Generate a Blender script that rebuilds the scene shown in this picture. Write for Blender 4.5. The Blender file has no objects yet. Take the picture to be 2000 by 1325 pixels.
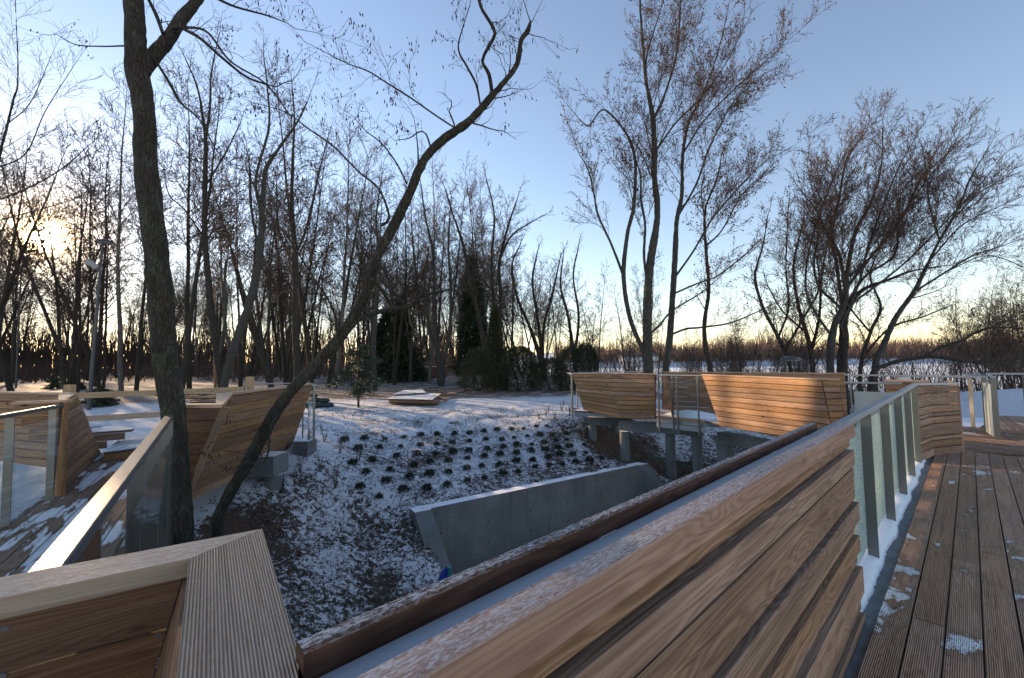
import bpy, math, random
import numpy as np
from mathutils import Vector, Matrix, noise
RAD = math.radians
S = bpy.context.scene
COL = S.collection
# ------------------------------------------------------------------ camera
FPX = 830.0; PITCH = RAD(3.04); ROLL = RAD(.875); EYE = 1.6
_f = np.array([0, math.cos(PITCH), math.sin(PITCH)])
_r0 = np.array([1., 0, 0]); _u0 = np.array([0, -math.sin(PITCH), math.cos(PITCH)])
_R = math.cos(ROLL)*_r0 - math.sin(ROLL)*_u0
_U = math.sin(ROLL)*_r0 + math.cos(ROLL)*_u0
ORG = np.array([0, 0, EYE])
cam = bpy.data.cameras.new('camera'); co = bpy.data.objects.new('camera', cam); COL.objects.link(co)
cam.sensor_width = 36; cam.lens = 36*FPX/2000; cam.clip_start = .05; cam.clip_end = 3000
co.matrix_world = Matrix(((_R[0], _U[0], -_f[0], 0), (_R[1], _U[1], -_f[1], 0), (_R[2], _U[2], -_f[2], EYE), (0, 0, 0, 1)))
S.camera = co

def ray(x, y): return _f + _R*((x-1000)/FPX) + _U*((662.5-y)/FPX)
def P(x, y, z): d = ray(x, y); return ORG + d*(z-EYE)/d[2]
def D(x, y, Y): d = ray(x, y); return ORG + d*Y/d[1]

# ------------------------------------------------------------------ sky and sun
SUN_AZ = -48.0; SUN_EL = 11.9
sd = np.array([math.sin(RAD(SUN_AZ))*math.cos(RAD(SUN_EL)), math.cos(RAD(SUN_AZ))*math.cos(RAD(SUN_EL)), math.sin(RAD(SUN_EL))])
W = bpy.data.worlds.new('World'); S.world = W; W.use_nodes = True
wn = W.node_tree.nodes; wl = W.node_tree.links; wn.clear()
sky = wn.new('ShaderNodeTexSky'); sky.sky_type = 'NISHITA'; sky.sun_disc = False
sky.sun_elevation = RAD(SUN_EL); sky.sun_rotation = RAD(SUN_AZ)
sky.air_density = 1.0; sky.dust_density = .06; sky.ozone_density = 1.5; sky.altitude = 100
bg = wn.new('ShaderNodeBackground'); bg.inputs[1].default_value = .15
tn = wn.new('ShaderNodeMix'); tn.data_type = 'RGBA'; tn.blend_type = 'MULTIPLY'; tn.inputs[0].default_value = 1; tn.inputs[7].default_value = (1.24, 1.06, 1.02, 1)   # the camera's slightly magenta white balance
wl.new(sky.outputs[0], tn.inputs[6]); wl.new(tn.outputs[2], bg.inputs[0])
# the sun's own disc and the glare round it
tc = wn.new('ShaderNodeTexCoord'); dt = wn.new('ShaderNodeVectorMath'); dt.operation = 'DOT_PRODUCT'
nz = wn.new('ShaderNodeVectorMath'); nz.operation = 'NORMALIZE'
wl.new(tc.outputs['Generated'], nz.inputs[0]); wl.new(nz.outputs[0], dt.inputs[0]); dt.inputs[1].default_value = tuple(sd)
def wmath(op, a, b):
    m = wn.new('ShaderNodeMath'); m.operation = op
    for i, v in enumerate((a, b)):
        if isinstance(v, (int, float)): m.inputs[i].default_value = v
        else: wl.new(v, m.inputs[i])
    return m.outputs[0]
pos = wmath('MAXIMUM', dt.outputs['Value'], 0)
core = wmath('POWER', pos, 9000)
halo = wmath('POWER', pos, 700)
halo2 = wmath('POWER', pos, 60)
tot = wmath('ADD', wmath('MULTIPLY', core, 260), wmath('ADD', wmath('MULTIPLY', halo, 4.0), wmath('MULTIPLY', halo2, .20)))
em = wn.new('ShaderNodeBackground'); em.inputs[0].default_value = (1, .66, .32, 1); wl.new(tot, em.inputs[1])
ad = wn.new('ShaderNodeAddShader'); wl.new(bg.outputs[0], ad.inputs[0]); wl.new(em.outputs[0], ad.inputs[1])
wo = wn.new('ShaderNodeOutputWorld'); wl.new(ad.outputs[0], wo.inputs[0])
sl = bpy.data.lights.new('sun', 'SUN'); sl.energy = 5.0; sl.angle = RAD(.5); sl.color = (1, .70, .42)
so = bpy.data.objects.new('sun', sl); COL.objects.link(so)
so.rotation_euler = Vector(tuple(sd)).to_track_quat('Z', 'Y').to_euler()
S.view_settings.view_transform = 'Standard'; S.view_settings.look = 'None'; S.view_settings.exposure = 0.95
S.view_settings.gamma = 1
try: S.cycles.sample_clamp_indirect = 4; S.cycles.max_bounces = 6
except Exception: pass

# ------------------------------------------------------------------ helpers
def nrm(v): v = np.asarray(v, float); return v/(np.linalg.norm(v)+1e-12)
def put(o, parent=None, label=None, cat=None, group=None, kind=None):
    COL.objects.link(o)
    if parent is not None: o.parent = parent
    if label: o['label'] = label
    if cat: o['category'] = cat
    if group: o['group'] = group
    if kind: o['kind'] = kind
    return o
def thing(name, label, cat, loc=(0, 0, 0), group=None):
    o = bpy.data.objects.new(name, None); o.empty_display_size = .3; o.location = tuple(loc)
    return put(o, None, label, cat, group)
def copy_tree(root, loc, rz=0, sc=1, label=None, group=None):
    r = root.copy(); COL.objects.link(r); r.location = tuple(loc); r.rotation_euler = (0, 0, rz)
    r.scale = (sc, sc, sc) if not isinstance(sc, tuple) else sc
    if label: r['label'] = label
    if group: r['group'] = group
    for ch in list(root.children):
        c = ch.copy(); COL.objects.link(c); c.parent = r
        for g in ch.children: d = g.copy(); COL.objects.link(d); d.parent = c
    return r

class MB:
    """collects prisms and boards into one mesh with uv (metres along, metres across) and a random value per board"""
    def __init__(s, org=(0, 0, 0), seed=1): s.v = []; s.f = []; s.uv = []; s.r = []; s.org = np.array(org, float); s.rng = random.Random(seed)
    def loft(s, A, B, uoff=None, rnd=None, ends=True):
        A = [np.asarray(a, float) for a in A]; B = [np.asarray(b, float) for b in B]; n = len(A)
        rnd = s.rng.random() if rnd is None else rnd; uo = s.rng.random()*7 if uoff is None else uoff
        L = float(np.linalg.norm(np.mean(B, 0)-np.mean(A, 0))); b0 = len(s.v); s.v += A+B
        per = [0.]
        for i in range(n): per.append(per[-1]+float(np.linalg.norm(A[(i+1) % n]-A[i])))
        for i in range(n):
            j = (i+1) % n
            s.f.append((b0+i, b0+n+i, b0+n+j, b0+j)); s.uv.append([(uo, per[i]), (uo+L, per[i]), (uo+L, per[i+1]), (uo, per[i+1])]); s.r.append(rnd)
        if ends:
            c = A[0]; e1 = nrm(A[1]-A[0]); nn = nrm(np.cross(e1, A[-1]-A[0])); e2 = np.cross(nn, e1)
            s.f.append(tuple(range(b0, b0+n))); s.uv.append([(((a-c)@e1)*.08+uo, (a-c)@e2) for a in A]); s.r.append(rnd)
            s.f.append(tuple(range(b0+2*n-1, b0+n-1, -1))); s.uv.append([(((a-c)@e1)*.08+uo, (a-c)@e2) for a in A[::-1]]); s.r.append(rnd)
    def board(s, p0, p1, a, b, wa, wb, ch=0., **k):
        """prism from p0 to p1, section spans wa along a and wb along b (from the point, not centred), chamfer ch"""
        p0 = np.asarray(p0, float); p1 = np.asarray(p1, float); a = np.asarray(a, float); b = np.asarray(b, float)
        if ch > 0: sec = [(ch, 0), (wa-ch, 0), (wa, ch), (wa, wb-ch), (wa-ch, wb), (ch, wb), (0, wb-ch), (0, ch)]
        else: sec = [(0, 0), (wa, 0), (wa, wb), (0, wb)]
        s.loft([p0+a*x+b*y for x, y in sec], [p1+a*x+b*y for x, y in sec], **k)
    def bar(s, p0, p1, wa, wb, up=(0, 0, 1), ch=0.):
        """centred rectangular bar"""
        p0 = np.asarray(p0, float); p1 = np.asarray(p1, float); d = nrm(p1-p0); up = np.asarray(up, float)
        a = nrm(np.cross(d, up)); b = np.cross(a, d)
        s.board(p0-a*wa/2-b*wb/2, p1-a*wa/2-b*wb/2, a, b, wa, wb, ch)
    def slab(s, poly, z1, z0, dirv=(1, 0), rnd=None):
        """vertical extrusion of a polygon (2D)"""
        rnd = s.rng.random() if rnd is None else rnd; n = len(poly); b0 = len(s.v); dx = np.array(dirv, float); dy = np.array((-dx[1], dx[0])); off = s.rng.random()*9
        ar = sum(poly[i][0]*poly[(i+1) % n][1]-poly[(i+1) % n][0]*poly[i][1] for i in range(n))
        if ar < 0: poly = poly[::-1]
        zt = z1 if hasattr(z1, '__len__') else [z1]*n
        if ar < 0 and hasattr(z1, '__len__'): zt = zt[::-1]
        for i, q in enumerate(poly): s.v.append(np.array((q[0], q[1], zt[i])))
        for q in poly: s.v.append(np.array((q[0], q[1], z0)))
        uvp = [(np.dot(q[:2], dx)+off, np.dot(q[:2], dy)) for q in poly]
        s.f.append(tuple(range(b0, b0+n))); s.uv.append(uvp); s.r.append(rnd)
        s.f.append(tuple(range(b0+2*n-1, b0+n-1, -1))); s.uv.append(uvp[::-1]); s.r.append(rnd)
        for i in range(n):
            j = (i+1) % n
            s.f.append((b0+j, b0+i, b0+n+i, b0+n+j)); s.uv.append([uvp[j], uvp[i], (uvp[i][0], uvp[i][1]+.05), (uvp[j][0], uvp[j][1]+.05)]); s.r.append(rnd)
    def cyl(s, p0, p1, r0, r1, n=16):
        p0 = np.asarray(p0, float); p1 = np.asarray(p1, float); d = nrm(p1-p0)
        a = nrm(np.cross(d, (0, 0, 1) if abs(d[2]) < .9 else (0, 1, 0))); b = np.cross(d, a)
        c = [(math.cos(t*2*math.pi/n), math.sin(t*2*math.pi/n)) for t in range(n)]
        s.loft([p0+a*x*r0+b*y*r0 for x, y in c], [p1+a*x*r1+b*y*r1 for x, y in c])
    def build(s, name, mat, parent=None, smooth=False, **kw):
        me = bpy.data.meshes.new(name)
        me.from_pydata([tuple(q-s.org) for q in s.v], [], s.f)
        uv = me.uv_layers.new(name='UVMap'); flat = [c for f in s.uv for q in f for c in q]
        uv.data.foreach_set('uv', flat)
        at = me.attributes.new('rnd', 'FLOAT', 'FACE'); at.data.foreach_set('value', s.r)
        if smooth: me.polygons.foreach_set('use_smooth', [True]*len(me.polygons))
        me.materials.append(mat); me.update()
        bm_fix(me)
        o = bpy.data.objects.new(name, me); put(o, parent, **kw)
        if parent is None: o.location = tuple(s.org)
        return o
def bm_fix(me):
    import bmesh
    b = bmesh.new(); b.from_mesh(me); bmesh.ops.recalc_face_normals(b, faces=b.faces); b.to_mesh(me); b.free()

def raw_mesh(name, V, Q, mat, parent=None, org=(0, 0, 0), smooth=True, attr=None, mats=None, **kw):
    """fast mesh from numpy verts and (n,3|4) faces"""
    V = np.asarray(V, np.float32)-np.asarray(org, np.float32); Q = np.asarray(Q, np.int32); k = Q.shape[1]
    me = bpy.data.meshes.new(name); me.vertices.add(len(V)); me.vertices.foreach_set('co', V.ravel())
    me.loops.add(Q.size); me.loops.foreach_set('vertex_index', Q.ravel()); me.polygons.add(len(Q))
    me.polygons.foreach_set('loop_start', np.arange(0, Q.size, k, dtype=np.int32))
    if smooth: me.polygons.foreach_set('use_smooth', np.ones(len(Q), bool))
    for an, (dom, val) in (attr or {}).items():
        a = me.attributes.new(an, 'FLOAT', dom); a.data.foreach_set('value', np.asarray(val, np.float32))
    me.materials.append(mat); me.update(calc_edges=True); me.validate()
    o = bpy.data.objects.new(name, me); put(o, parent, **kw)
    if parent is None: o.location = tuple(float(c) for c in org)
    return o

# ------------------------------------------------------------------ materials
class NT:
    def __init__(s, name):
        s.m = bpy.data.materials.new(name); s.m.use_nodes = True; s.t = s.m.node_tree; s.b = s.t.nodes['Principled BSDF']
    def n(s, t, **k):
        o = s.t.nodes.new(t)
        for a, v in k.items(): setattr(o, a, v)
        return o
    def lk(s, a, b): s.t.links.new(a, b)
    def put(s, sock, v):
        if hasattr(v, 'links') or hasattr(v, 'is_linked'): s.lk(v, sock)
        elif isinstance(v, tuple) and len(v) == 3 and sock.type == 'RGBA': sock.default_value = (*v, 1)
        else: sock.default_value = v
    def math(s, op, a, b=0., c=None, clamp=False):
        m = s.n('ShaderNodeMath', operation=op, use_clamp=clamp); s.put(m.inputs[0], a); s.put(m.inputs[1], b)
        if c is not None: s.put(m.inputs[2], c)
        return m.outputs[0]
    def uv(s, su=1., sv=1., rofs=(37., 11.)):
        u = s.n('ShaderNodeUVMap', uv_map='UVMap'); a = s.n('ShaderNodeAttribute', attribute_name='rnd')
        sp = s.n('ShaderNodeSeparateXYZ'); s.lk(u.outputs[0], sp.inputs[0]); c = s.n('ShaderNodeCombineXYZ')
        s.lk(s.math('MULTIPLY_ADD', sp.outputs[0], su, s.math('MULTIPLY', a.outputs['Fac'], rofs[0])), c.inputs[0])
        s.lk(s.math('MULTIPLY_ADD', sp.outputs[1], sv, s.math('MULTIPLY', a.outputs['Fac'], rofs[1])), c.inputs[1])
        s.lk(a.outputs['Fac'], c.inputs[2]); return c.outputs[0]
    def obj(s, sc=(1, 1, 1)):
        t = s.n('ShaderNodeTexCoord'); m = s.n('ShaderNodeMapping'); m.inputs['Scale'].default_value = sc; s.lk(t.outputs['Object'], m.inputs[0]); return m.outputs[0]
    def geo(s, sc=(1, 1, 1)):
        t = s.n('ShaderNodeNewGeometry'); m = s.n('ShaderNodeMapping'); m.inputs['Scale'].default_value = sc; s.lk(t.outputs['Position'], m.inputs[0]); return m.outputs[0]
    def noise(s, vec, scale, detail=4, rough=.55, dist=0.):
        o = s.n('ShaderNodeTexNoise'); s.lk(vec, o.inputs['Vector']); o.inputs['Scale'].default_value = scale; o.inputs['Detail'].default_value = detail
        o.inputs['Roughness'].default_value = rough; o.inputs['Distortion'].default_value = dist; return o.outputs['Fac']
    def vor(s, vec, scale, feat='F1'):
        o = s.n('ShaderNodeTexVoronoi', feature=feat); s.lk(vec, o.inputs['Vector']); o.inputs['Scale'].default_value = scale; return o.outputs['Distance']
    def ramp(s, fac, stops):
        r = s.n('ShaderNodeValToRGB'); e = r.color_ramp.elements
        while len(e) < len(stops): e.new(.5)
        for i, (p, c) in enumerate(stops): e[i].position = p; e[i].color = (*c, 1) if len(c) == 3 else c
        s.put(r.inputs[0], fac); return r.outputs[0]
    def sm(s, fac, a, b, lo=0., hi=1.):
        r = s.n('ShaderNodeMapRange', interpolation_type='SMOOTHSTEP'); s.put(r.inputs[0], fac)
        for i, v in enumerate((a, b, lo, hi)): s.put(r.inputs[1+i], v)
        return r.outputs[0]
    def mix(s, fac, a, b, mode='MIX'):
        m = s.n('ShaderNodeMix', data_type='RGBA', blend_type=mode); s.put(m.inputs[0], fac); s.put(m.inputs[6], a); s.put(m.inputs[7], b); return m.outputs[2]
    def bump(s, h, dist=.01, st=1., nrmin=None):
        b = s.n('ShaderNodeBump'); b.inputs['Distance'].default_value = dist; b.inputs['Strength'].default_value = st; s.lk(h, b.inputs['Height'])
        if nrmin is not None: s.lk(nrmin, b.inputs['Normal'])
        return b.outputs[0]
    def fin(s, col, rough=.7, nor=None, **k):
        s.put(s.b.inputs['Base Color'], col); s.put(s.b.inputs['Roughness'], rough)
        if nor is not None: s.lk(nor, s.b.inputs['Normal'])
        for a, v in k.items(): s.put(s.b.inputs[a], v)
        return s.m
    def upz(s):
        g = s.n('ShaderNodeNewGeometry'); sp = s.n('ShaderNodeSeparateXYZ'); s.lk(g.outputs['True Normal'], sp.inputs[0]); return sp.outputs[2]

def wood(name, c_dark, c_mid, c_light, ribs=0., frost=0., knots=.5, var=.35, snow=0., snowdir=None, rough=.72, wet=0.):
    t = NT(name)
    g = t.uv(.13, 5.5)
    warp = t.noise(g, 1.6, 2, .5)
    # knots: far apart along the board, grain flows round them
    kv = t.uv(2.2, 6.); kd = t.vor(kv, 1.0)
    ring = t.math('ADD', t.math('MULTIPLY', warp, 17.), t.math('MULTIPLY', t.math('POWER', t.math('SUBTRACT', 1., kd, clamp=True), 3.), 4.5 if knots > 0 else 0.))
    sn = t.math('SINE', t.math('MULTIPLY', ring, 6.3)); sn = t.math('MULTIPLY_ADD', sn, .5, .5)
    fine = t.noise(t.uv(1.6, 150.), 1., 4, .75)
    mid = t.noise(t.uv(1.1, 26.), 1., 4, .6)
    val = t.math('ADD', t.math('MULTIPLY', sn, .13), t.math('ADD', t.math('MULTIPLY', fine, .52), t.math('MULTIPLY', mid, .45)))
    col = t.ramp(val, [(.30, c_dark), (.53, c_mid), (.80, c_light)])
    a = t.n('ShaderNodeAttribute', attribute_name='rnd')
    hv = t.n('ShaderNodeHueSaturation'); hv.inputs['Saturation'].default_value = 1.
    t.lk(t.math('MULTIPLY_ADD', a.outputs['Fac'], var*1.1, 1-var*.55), hv.inputs['Value'])
    r2 = t.math('FRACT', t.math('MULTIPLY', a.outputs['Fac'], 7.31)); t.lk(t.math('MULTIPLY_ADD', r2, .006, .491), hv.inputs['Hue']); t.lk(t.math('MULTIPLY_ADD', r2, .22, .80), hv.inputs['Saturation'])
    t.lk(col, hv.inputs['Color']); col = hv.outputs[0]
    blot = t.noise(t.uv(.9, 3.), 1.3, 4, .6); col = t.mix(t.sm(blot, .45, .75, 0, .4), col, tuple(c*.55 for c in c_mid))
    if knots > 0:
        kk = t.noise(t.uv(1.3, 4.), 3., 0); kn = t.math('MULTIPLY', t.sm(kd, .05, .13, 1., 0.), t.sm(kk, .5, .56, 0., knots*1.4), clamp=True)
        col = t.mix(kn, col, tuple(c*.25 for c in c_dark))
    h = t.math('ADD', t.math('MULTIPLY', fine, .6), t.math('MULTIPLY', sn, .25))
    if ribs > 0:
        u = t.n('ShaderNodeUVMap', uv_map='UVMap'); sp = t.n('ShaderNodeSeparateXYZ'); t.lk(u.outputs[0], sp.inputs[0])
        w = t.math('MULTIPLY_ADD', t.math('SINE', t.math('MULTIPLY', sp.outputs[1], 2*math.pi/ribs)), .5, .5)
        w = t.math('POWER', w, .6)
        col = t.mix(t.math('MULTIPLY', t.math('SUBTRACT', 1., w), .42), col, tuple(c*.6 for c in c_dark))
        h = t.math('ADD', h, t.math('MULTIPLY', w, 3.2))
    rg = t.math('MULTIPLY_ADD', mid, .25, rough-.12)
    nor = t.bump(h, .0022, .8)
    if frost > 0:
        fz = t.noise(t.uv(70., 260.), 1., 3, .8); f2 = t.noise(t.uv(1.5, 6.), 1., 3)
        up = t.sm(t.upz(), .6, .9)
        fm = t.math('MULTIPLY', t.math('MULTIPLY', t.sm(fz, .42, .62), up), t.sm(f2, .15, .75, frost*.6, frost))
        col = t.mix(fm, col, (.78, .80, .84)); rg = t.mix(fm, rg, (.6, .6, .6))
    if snow > 0:
        gp = t.n('ShaderNodeNewGeometry'); vr = t.n('ShaderNodeVectorRotate', rotation_type='Z_AXIS'); t.lk(gp.outputs['Position'], vr.inputs['Vector']); vr.inputs['Angle'].default_value = -RAD((snowdir or (0, 1, 1))[0])
        mp = t.n('ShaderNodeMapping'); mp.inputs['Scale'].default_value = ((snowdir or (0, 1, 1))[1], (snowdir or (0, 1, 1))[2], 0); t.lk(vr.outputs[0], mp.inputs[0])
        s1 = t.noise(mp.outputs[0], 1.5, 6, .62, .35); s2 = t.noise(t.uv(.6, 2., (7., 3.)), 1.4, 4, .6)
        sm_ = t.math('MULTIPLY_ADD', s1, .72, t.math('MULTIPLY', s2, .28))
        upf = t.sm(t.upz(), .6, .9); fm = t.math('MULTIPLY', t.sm(sm_, 1-snow, 1-snow+.03), upf); wet = t.math('MULTIPLY', t.sm(sm_, 1-snow-.055, 1-snow, 0., .5), upf); col = t.mix(wet, col, tuple(c*.35 for c in c_mid))
        col = t.mix(fm, col, (.84, .86, .90)); rg = t.mix(fm, rg, (.8, .8, .8))
        h2 = t.sm(sm_, 1-snow-.01, 1-snow+.09); nor = t.bump(h2, .02, .9, nor)
    return t.fin(col, rg, nor, **{'Specular IOR Level': .18})

M = {}
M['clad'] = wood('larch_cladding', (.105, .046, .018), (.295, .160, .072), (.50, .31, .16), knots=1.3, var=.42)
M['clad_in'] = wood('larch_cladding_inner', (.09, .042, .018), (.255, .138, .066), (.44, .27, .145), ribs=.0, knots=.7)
M['cap'] = wood('larch_cap', (.24, .135, .06), (.44, .28, .15), (.62, .44, .27), frost=.35, knots=.5)
M['cap_rib'] = wood('ribbed_larch_cap', (.16, .105, .07), (.40, .29, .195), (.56, .43, .30), ribs=.0062, frost=.14, knots=.5, var=.12)
M['cap_flat'] = wood('smooth_larch_cap', (.22, .14, .085), (.38, .265, .165), (.52, .39, .26), frost=.42, knots=.3, var=.12)
M['near'] = wood('weathered_plank', (.070, .036, .020), (.265, .158, .092), (.50, .33, .205), frost=0, knots=.8, var=.42)
M['near_top'] = wood('frosted_plank', (.14, .075, .050), (.33, .20, .138), (.48, .33, .235), frost=.62, knots=.4, var=.1)
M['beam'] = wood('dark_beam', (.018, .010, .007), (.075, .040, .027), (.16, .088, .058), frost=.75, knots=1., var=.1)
M['deck'] = wood('deck_board', (.13, .066, .038), (.39, .222, .132), (.62, .40, .26), ribs=.0085, knots=.7, var=.45, snowdir=(44, 1.6, 2.4), snow=.415, rough=.62)
M['deck_l'] = wood('snowy_deck_board', (.12, .07, .04), (.25, .16, .10), (.38, .26, .17), ribs=.009, knots=.5, var=.4, snow=.505, snowdir=(125.3, .55, 3.2))
M['deck_s'] = wood('snowbound_deck_board', (.12, .07, .04), (.25, .16, .10), (.38, .26, .17), ribs=.009, knots=.5, var=.4, snow=.60)
M['fence'] = wood('fence_wood', (.22, .13, .06), (.42, .28, .145), (.60, .43, .26), knots=.8, var=.2)
M['oldwood'] = wood('old_plank', (.10, .055, .030), (.22, .125, .07), (.34, .20, .12), knots=.6, snow=.45)

def mat_metal(name, col, rough, noise_amt=.1, metallic=1.):
    t = NT(name); v = t.noise(t.obj((40, 40, 2)), 3, 3); n2 = t.noise(t.obj(), 6, 4)
    c = t.mix(t.sm(n2, .3, .8, 0, .22), col, tuple(x*.75 for x in col))
    return t.fin(c, t.math('MULTIPLY_ADD', v, noise_amt*2, rough-noise_amt), t.bump(v, .0006, .4), Metallic=metallic)
M['steel'] = mat_metal('brushed_steel', (.22, .222, .222), .42)
M['galv'] = mat_metal('galvanised_rail', (.30, .33, .37), .48, .1, .85)
M['lamp'] = mat_metal('lamp_paint', (.045, .05, .06), .45, .05, .2)
def mat_concrete():
    t = NT('concrete'); g = t.geo()
    a = t.noise(g, 1.4, 5, .6); b = t.noise(g, 60, 3, .6); pit = t.vor(g, 22)
    st = t.noise(t.geo((3, 3, .35)), 2.2, 4, .6)
    c = t.ramp(a, [(.25, (.11, .12, .122)), (.55, (.175, .185, .185)), (.8, (.25, .26, .255))])
    c = t.mix(t.sm(st, .5, .72, 0, .45), c, (.065, .07, .07)); c = t.mix(t.math('MULTIPLY', t.sm(pit, .06, .11, .7, 0.), t.sm(b, .45, .6)), c, (.08, .08, .08))
    c = t.mix(t.math('MULTIPLY', b, .2), c, (.16, .16, .16))
    fz = t.math('MULTIPLY', t.sm(t.upz(), .92, .98), t.sm(t.noise(g, 2.6, 5, .7), .30, .37)); c = t.mix(fz, c, (.82, .84, .88))
    return t.fin(c, .85, t.bump(t.math('ADD', b, t.math('MULTIPLY', fz, 1.5)), .006, .5))
M['conc'] = mat_concrete()
t = NT('gutter_concrete'); g = t.geo(); a = t.noise(g, 9, 5, .6)
M['gutter'] = t.fin(t.ramp(a, [(.3, (.13, .145, .16)), (.7, (.22, .24, .25))]), .8, t.bump(t.noise(g, 90, 2), .003, .5))
t = NT('snow'); g = t.geo(); a = t.noise(g, 5, 5, .6); b = t.noise(g, 120, 2, .6)
M['snow'] = t.fin(t.ramp(a, [(.2, (.80, .83, .88)), (.8, (.88, .90, .93))]), .65, t.bump(t.math('ADD', a, t.math('MULTIPLY', b, .12)), .03, .6), **{'Subsurface Weight': .0})
def mat_glass(name, tint, frost, fc=(.52, .62, .60)):
    t = NT(name); m = t.m; nt = t.t
    a = t.noise(t.geo((1, 1, 1)), 80, 3, .7); b = t.noise(t.geo((1, 1, .5)), 4, 3); c = t.vor(t.geo((1, 1, 1)), 130)
    mask = t.math('MULTIPLY', t.sm(a, .40, .62), t.sm(b, .25, .6, .5, 1.))
    mask = t.math('MULTIPLY', mask, frost, clamp=True); mask = t.math('ADD', mask, max(0., frost-.45)*1.0, clamp=True)
    tr = t.n('ShaderNodeBsdfTransparent'); tr.inputs[0].default_value = (*tint, 1)
    gl = t.n('ShaderNodeBsdfGlossy'); gl.inputs['Roughness'].default_value = .04; gl.inputs[0].default_value = (.9, .95, 1, 1)
    fr = t.n('ShaderNodeFresnel'); fr.inputs[0].default_value = 1.3; gb = t.n('ShaderNodeNewGeometry'); frf = t.math('MULTIPLY', fr.outputs[0], t.math('SUBTRACT', 1., gb.outputs['Backfacing']))
    m1 = t.n('ShaderNodeMixShader'); t.lk(frf, m1.inputs[0]); t.lk(tr.outputs[0], m1.inputs[1]); t.lk(gl.outputs[0], m1.inputs[2])
    df = t.n('ShaderNodeBsdfDiffuse'); df.inputs[0].default_value = (*fc, 1)
    tl = t.n('ShaderNodeBsdfTranslucent'); tl.inputs[0].default_value = (.62, .70, .68, 1)
    m3 = t.n('ShaderNodeMixShader'); m3.inputs[0].default_value = .55; t.lk(df.outputs[0], m3.inputs[1]); t.lk(tl.outputs[0], m3.inputs[2])
    m2 = t.n('ShaderNodeMixShader'); t.lk(mask, m2.inputs[0]); t.lk(m1.outputs[0], m2.inputs[1]); t.lk(m3.outputs[0], m2.inputs[2])
    out = nt.nodes['Material Output']; t.lk(m2.outputs[0], out.inputs[0]); nt.nodes.remove(t.b); return m
M['glass_clear'] = mat_glass('clear_rail_glass', (.93, .97, .965), .03)
M['glass_frost'] = mat_glass('frosted_rail_glass', (.62, .80, .78), .86)
M['glass_pale'] = mat_glass('pale_frosted_glass', (.8, .86, .85), 1.6, (.70, .72, .70))
def bark(name, c0, c1, lichen, lc=(.16, .19, .15), sc=1.):
    t = NT(name); a = t.noise(t.geo((16*sc, 16*sc, 3.6*sc)), 1.5, 7, .75, .8); wv = t.n('ShaderNodeVectorMath', operation='ADD'); t.lk(t.geo((24*sc, 24*sc, 4.6*sc)), wv.inputs[0]); wn_ = t.n('ShaderNodeTexNoise'); t.lk(t.geo((10*sc, 10*sc, 4*sc)), wn_.inputs['Vector']); wn_.inputs['Scale'].default_value = 1.5; wn_.inputs['Detail'].default_value = 4; t.lk(wn_.outputs['Color'], wv.inputs[1]); r = t.vor(wv.outputs[0], 1.5, 'DISTANCE_TO_EDGE')
    fn_ = t.noise(t.geo(), 75*sc, 4, .8)
    l = t.noise(t.geo((2.6, 2.6, 1.6)), 2.3, 6, .7); l2 = t.noise(t.geo(), 46, 4, .8)
    c = t.mix(t.sm(t.math('ADD', t.math('MULTIPLY', a, .6), t.math('MULTIPLY', fn_, .4)), .32, .68), c0, c1)
    c = t.mix(t.sm(r, .0, .14, .5, 0.), c, tuple(x*.5 for x in c0))
    c = t.mix(t.math('MULTIPLY', t.sm(l, .50, .62), t.sm(l2, .44, .58, 0, lichen)), c, lc)
    c = t.mix(t.math('MULTIPLY', t.sm(t.noise(t.geo((1, 1, .6)), 5.5, 4), .60, .68), t.sm(l2, .4, .55, 0, lichen*.8)), c, (.09, .11, .04))
    h = t.math('ADD', t.math('ADD', a, t.math('MULTIPLY', fn_, .35)), t.math('MULTIPLY', t.sm(r, 0., .16), .7))
    return t.fin(c, .92, t.bump(h, .03/sc, 1.))
M['bark'] = bark('mossy_bark', (.018, .015, .010), (.078, .064, .044), .75, (.11, .13, .10))
M['bark2'] = bark('grey_bark', (.035, .033, .028), (.095, .09, .078), .6, (.12, .145, .13))
M['barkd'] = bark('dark_bark', (.022, .018, .014), (.07, .056, .042), .25, sc=.5)
M['barkb'] = bark('birch_bark', (.03, .028, .026), (.30, .28, .25), 0., sc=.35)
t = NT('twig'); M['twig'] = t.fin(t.mix(t.noise(t.geo(), 1.5, 2), (.035, .024, .018), (.085, .058, .042)), .8)
t = NT('far_twig'); M['twigf'] = t.fin(t.mix(t.noise(t.geo(), .05, 3), (.11, .072, .056), (.22, .15, .115)), .9)  # lightened twig colour, the haze of distance is painted into it
t = NT('red_twig'); M['twigr'] = t.fin(t.mix(t.noise(t.geo(), 1.5, 2), (.05, .032, .025), (.125, .082, .062)), .8)
t = NT('dry_leaf'); M['leafr'] = t.fin(t.mix(t.noise(t.geo(), 3, 3), (.10, .042, .028), (.22, .095, .055)), .7)
t = NT('catkin'); M['catkin'] = t.fin(t.mix(t.noise(t.geo(), 9, 3), (.018, .012, .014), (.05, .03, .03)), .7)
def green(name, a, b):
    t = NT(name); return t.fin(t.mix(t.noise(t.geo(), 7, 4), a, b), .65)
M['ever'] = green('evergreen_needles', (.010, .024, .013), (.035, .062, .028))
M['thuja'] = green('thuja_scales', (.016, .026, .010), (.055, .065, .022))
M['shrub'] = green('shrub_leaves', (.008, .020, .012), (.03, .055, .026))
M['weed'] = green('weed_stalks', (.015, .017, .018), (.04, .038, .03))
t = NT('leaf_litter'); M['litter'] = t.fin(t.mix(t.noise(t.geo(), 11, 3), (.028, .016, .012), (.13, .070, .045)), .8)
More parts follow.
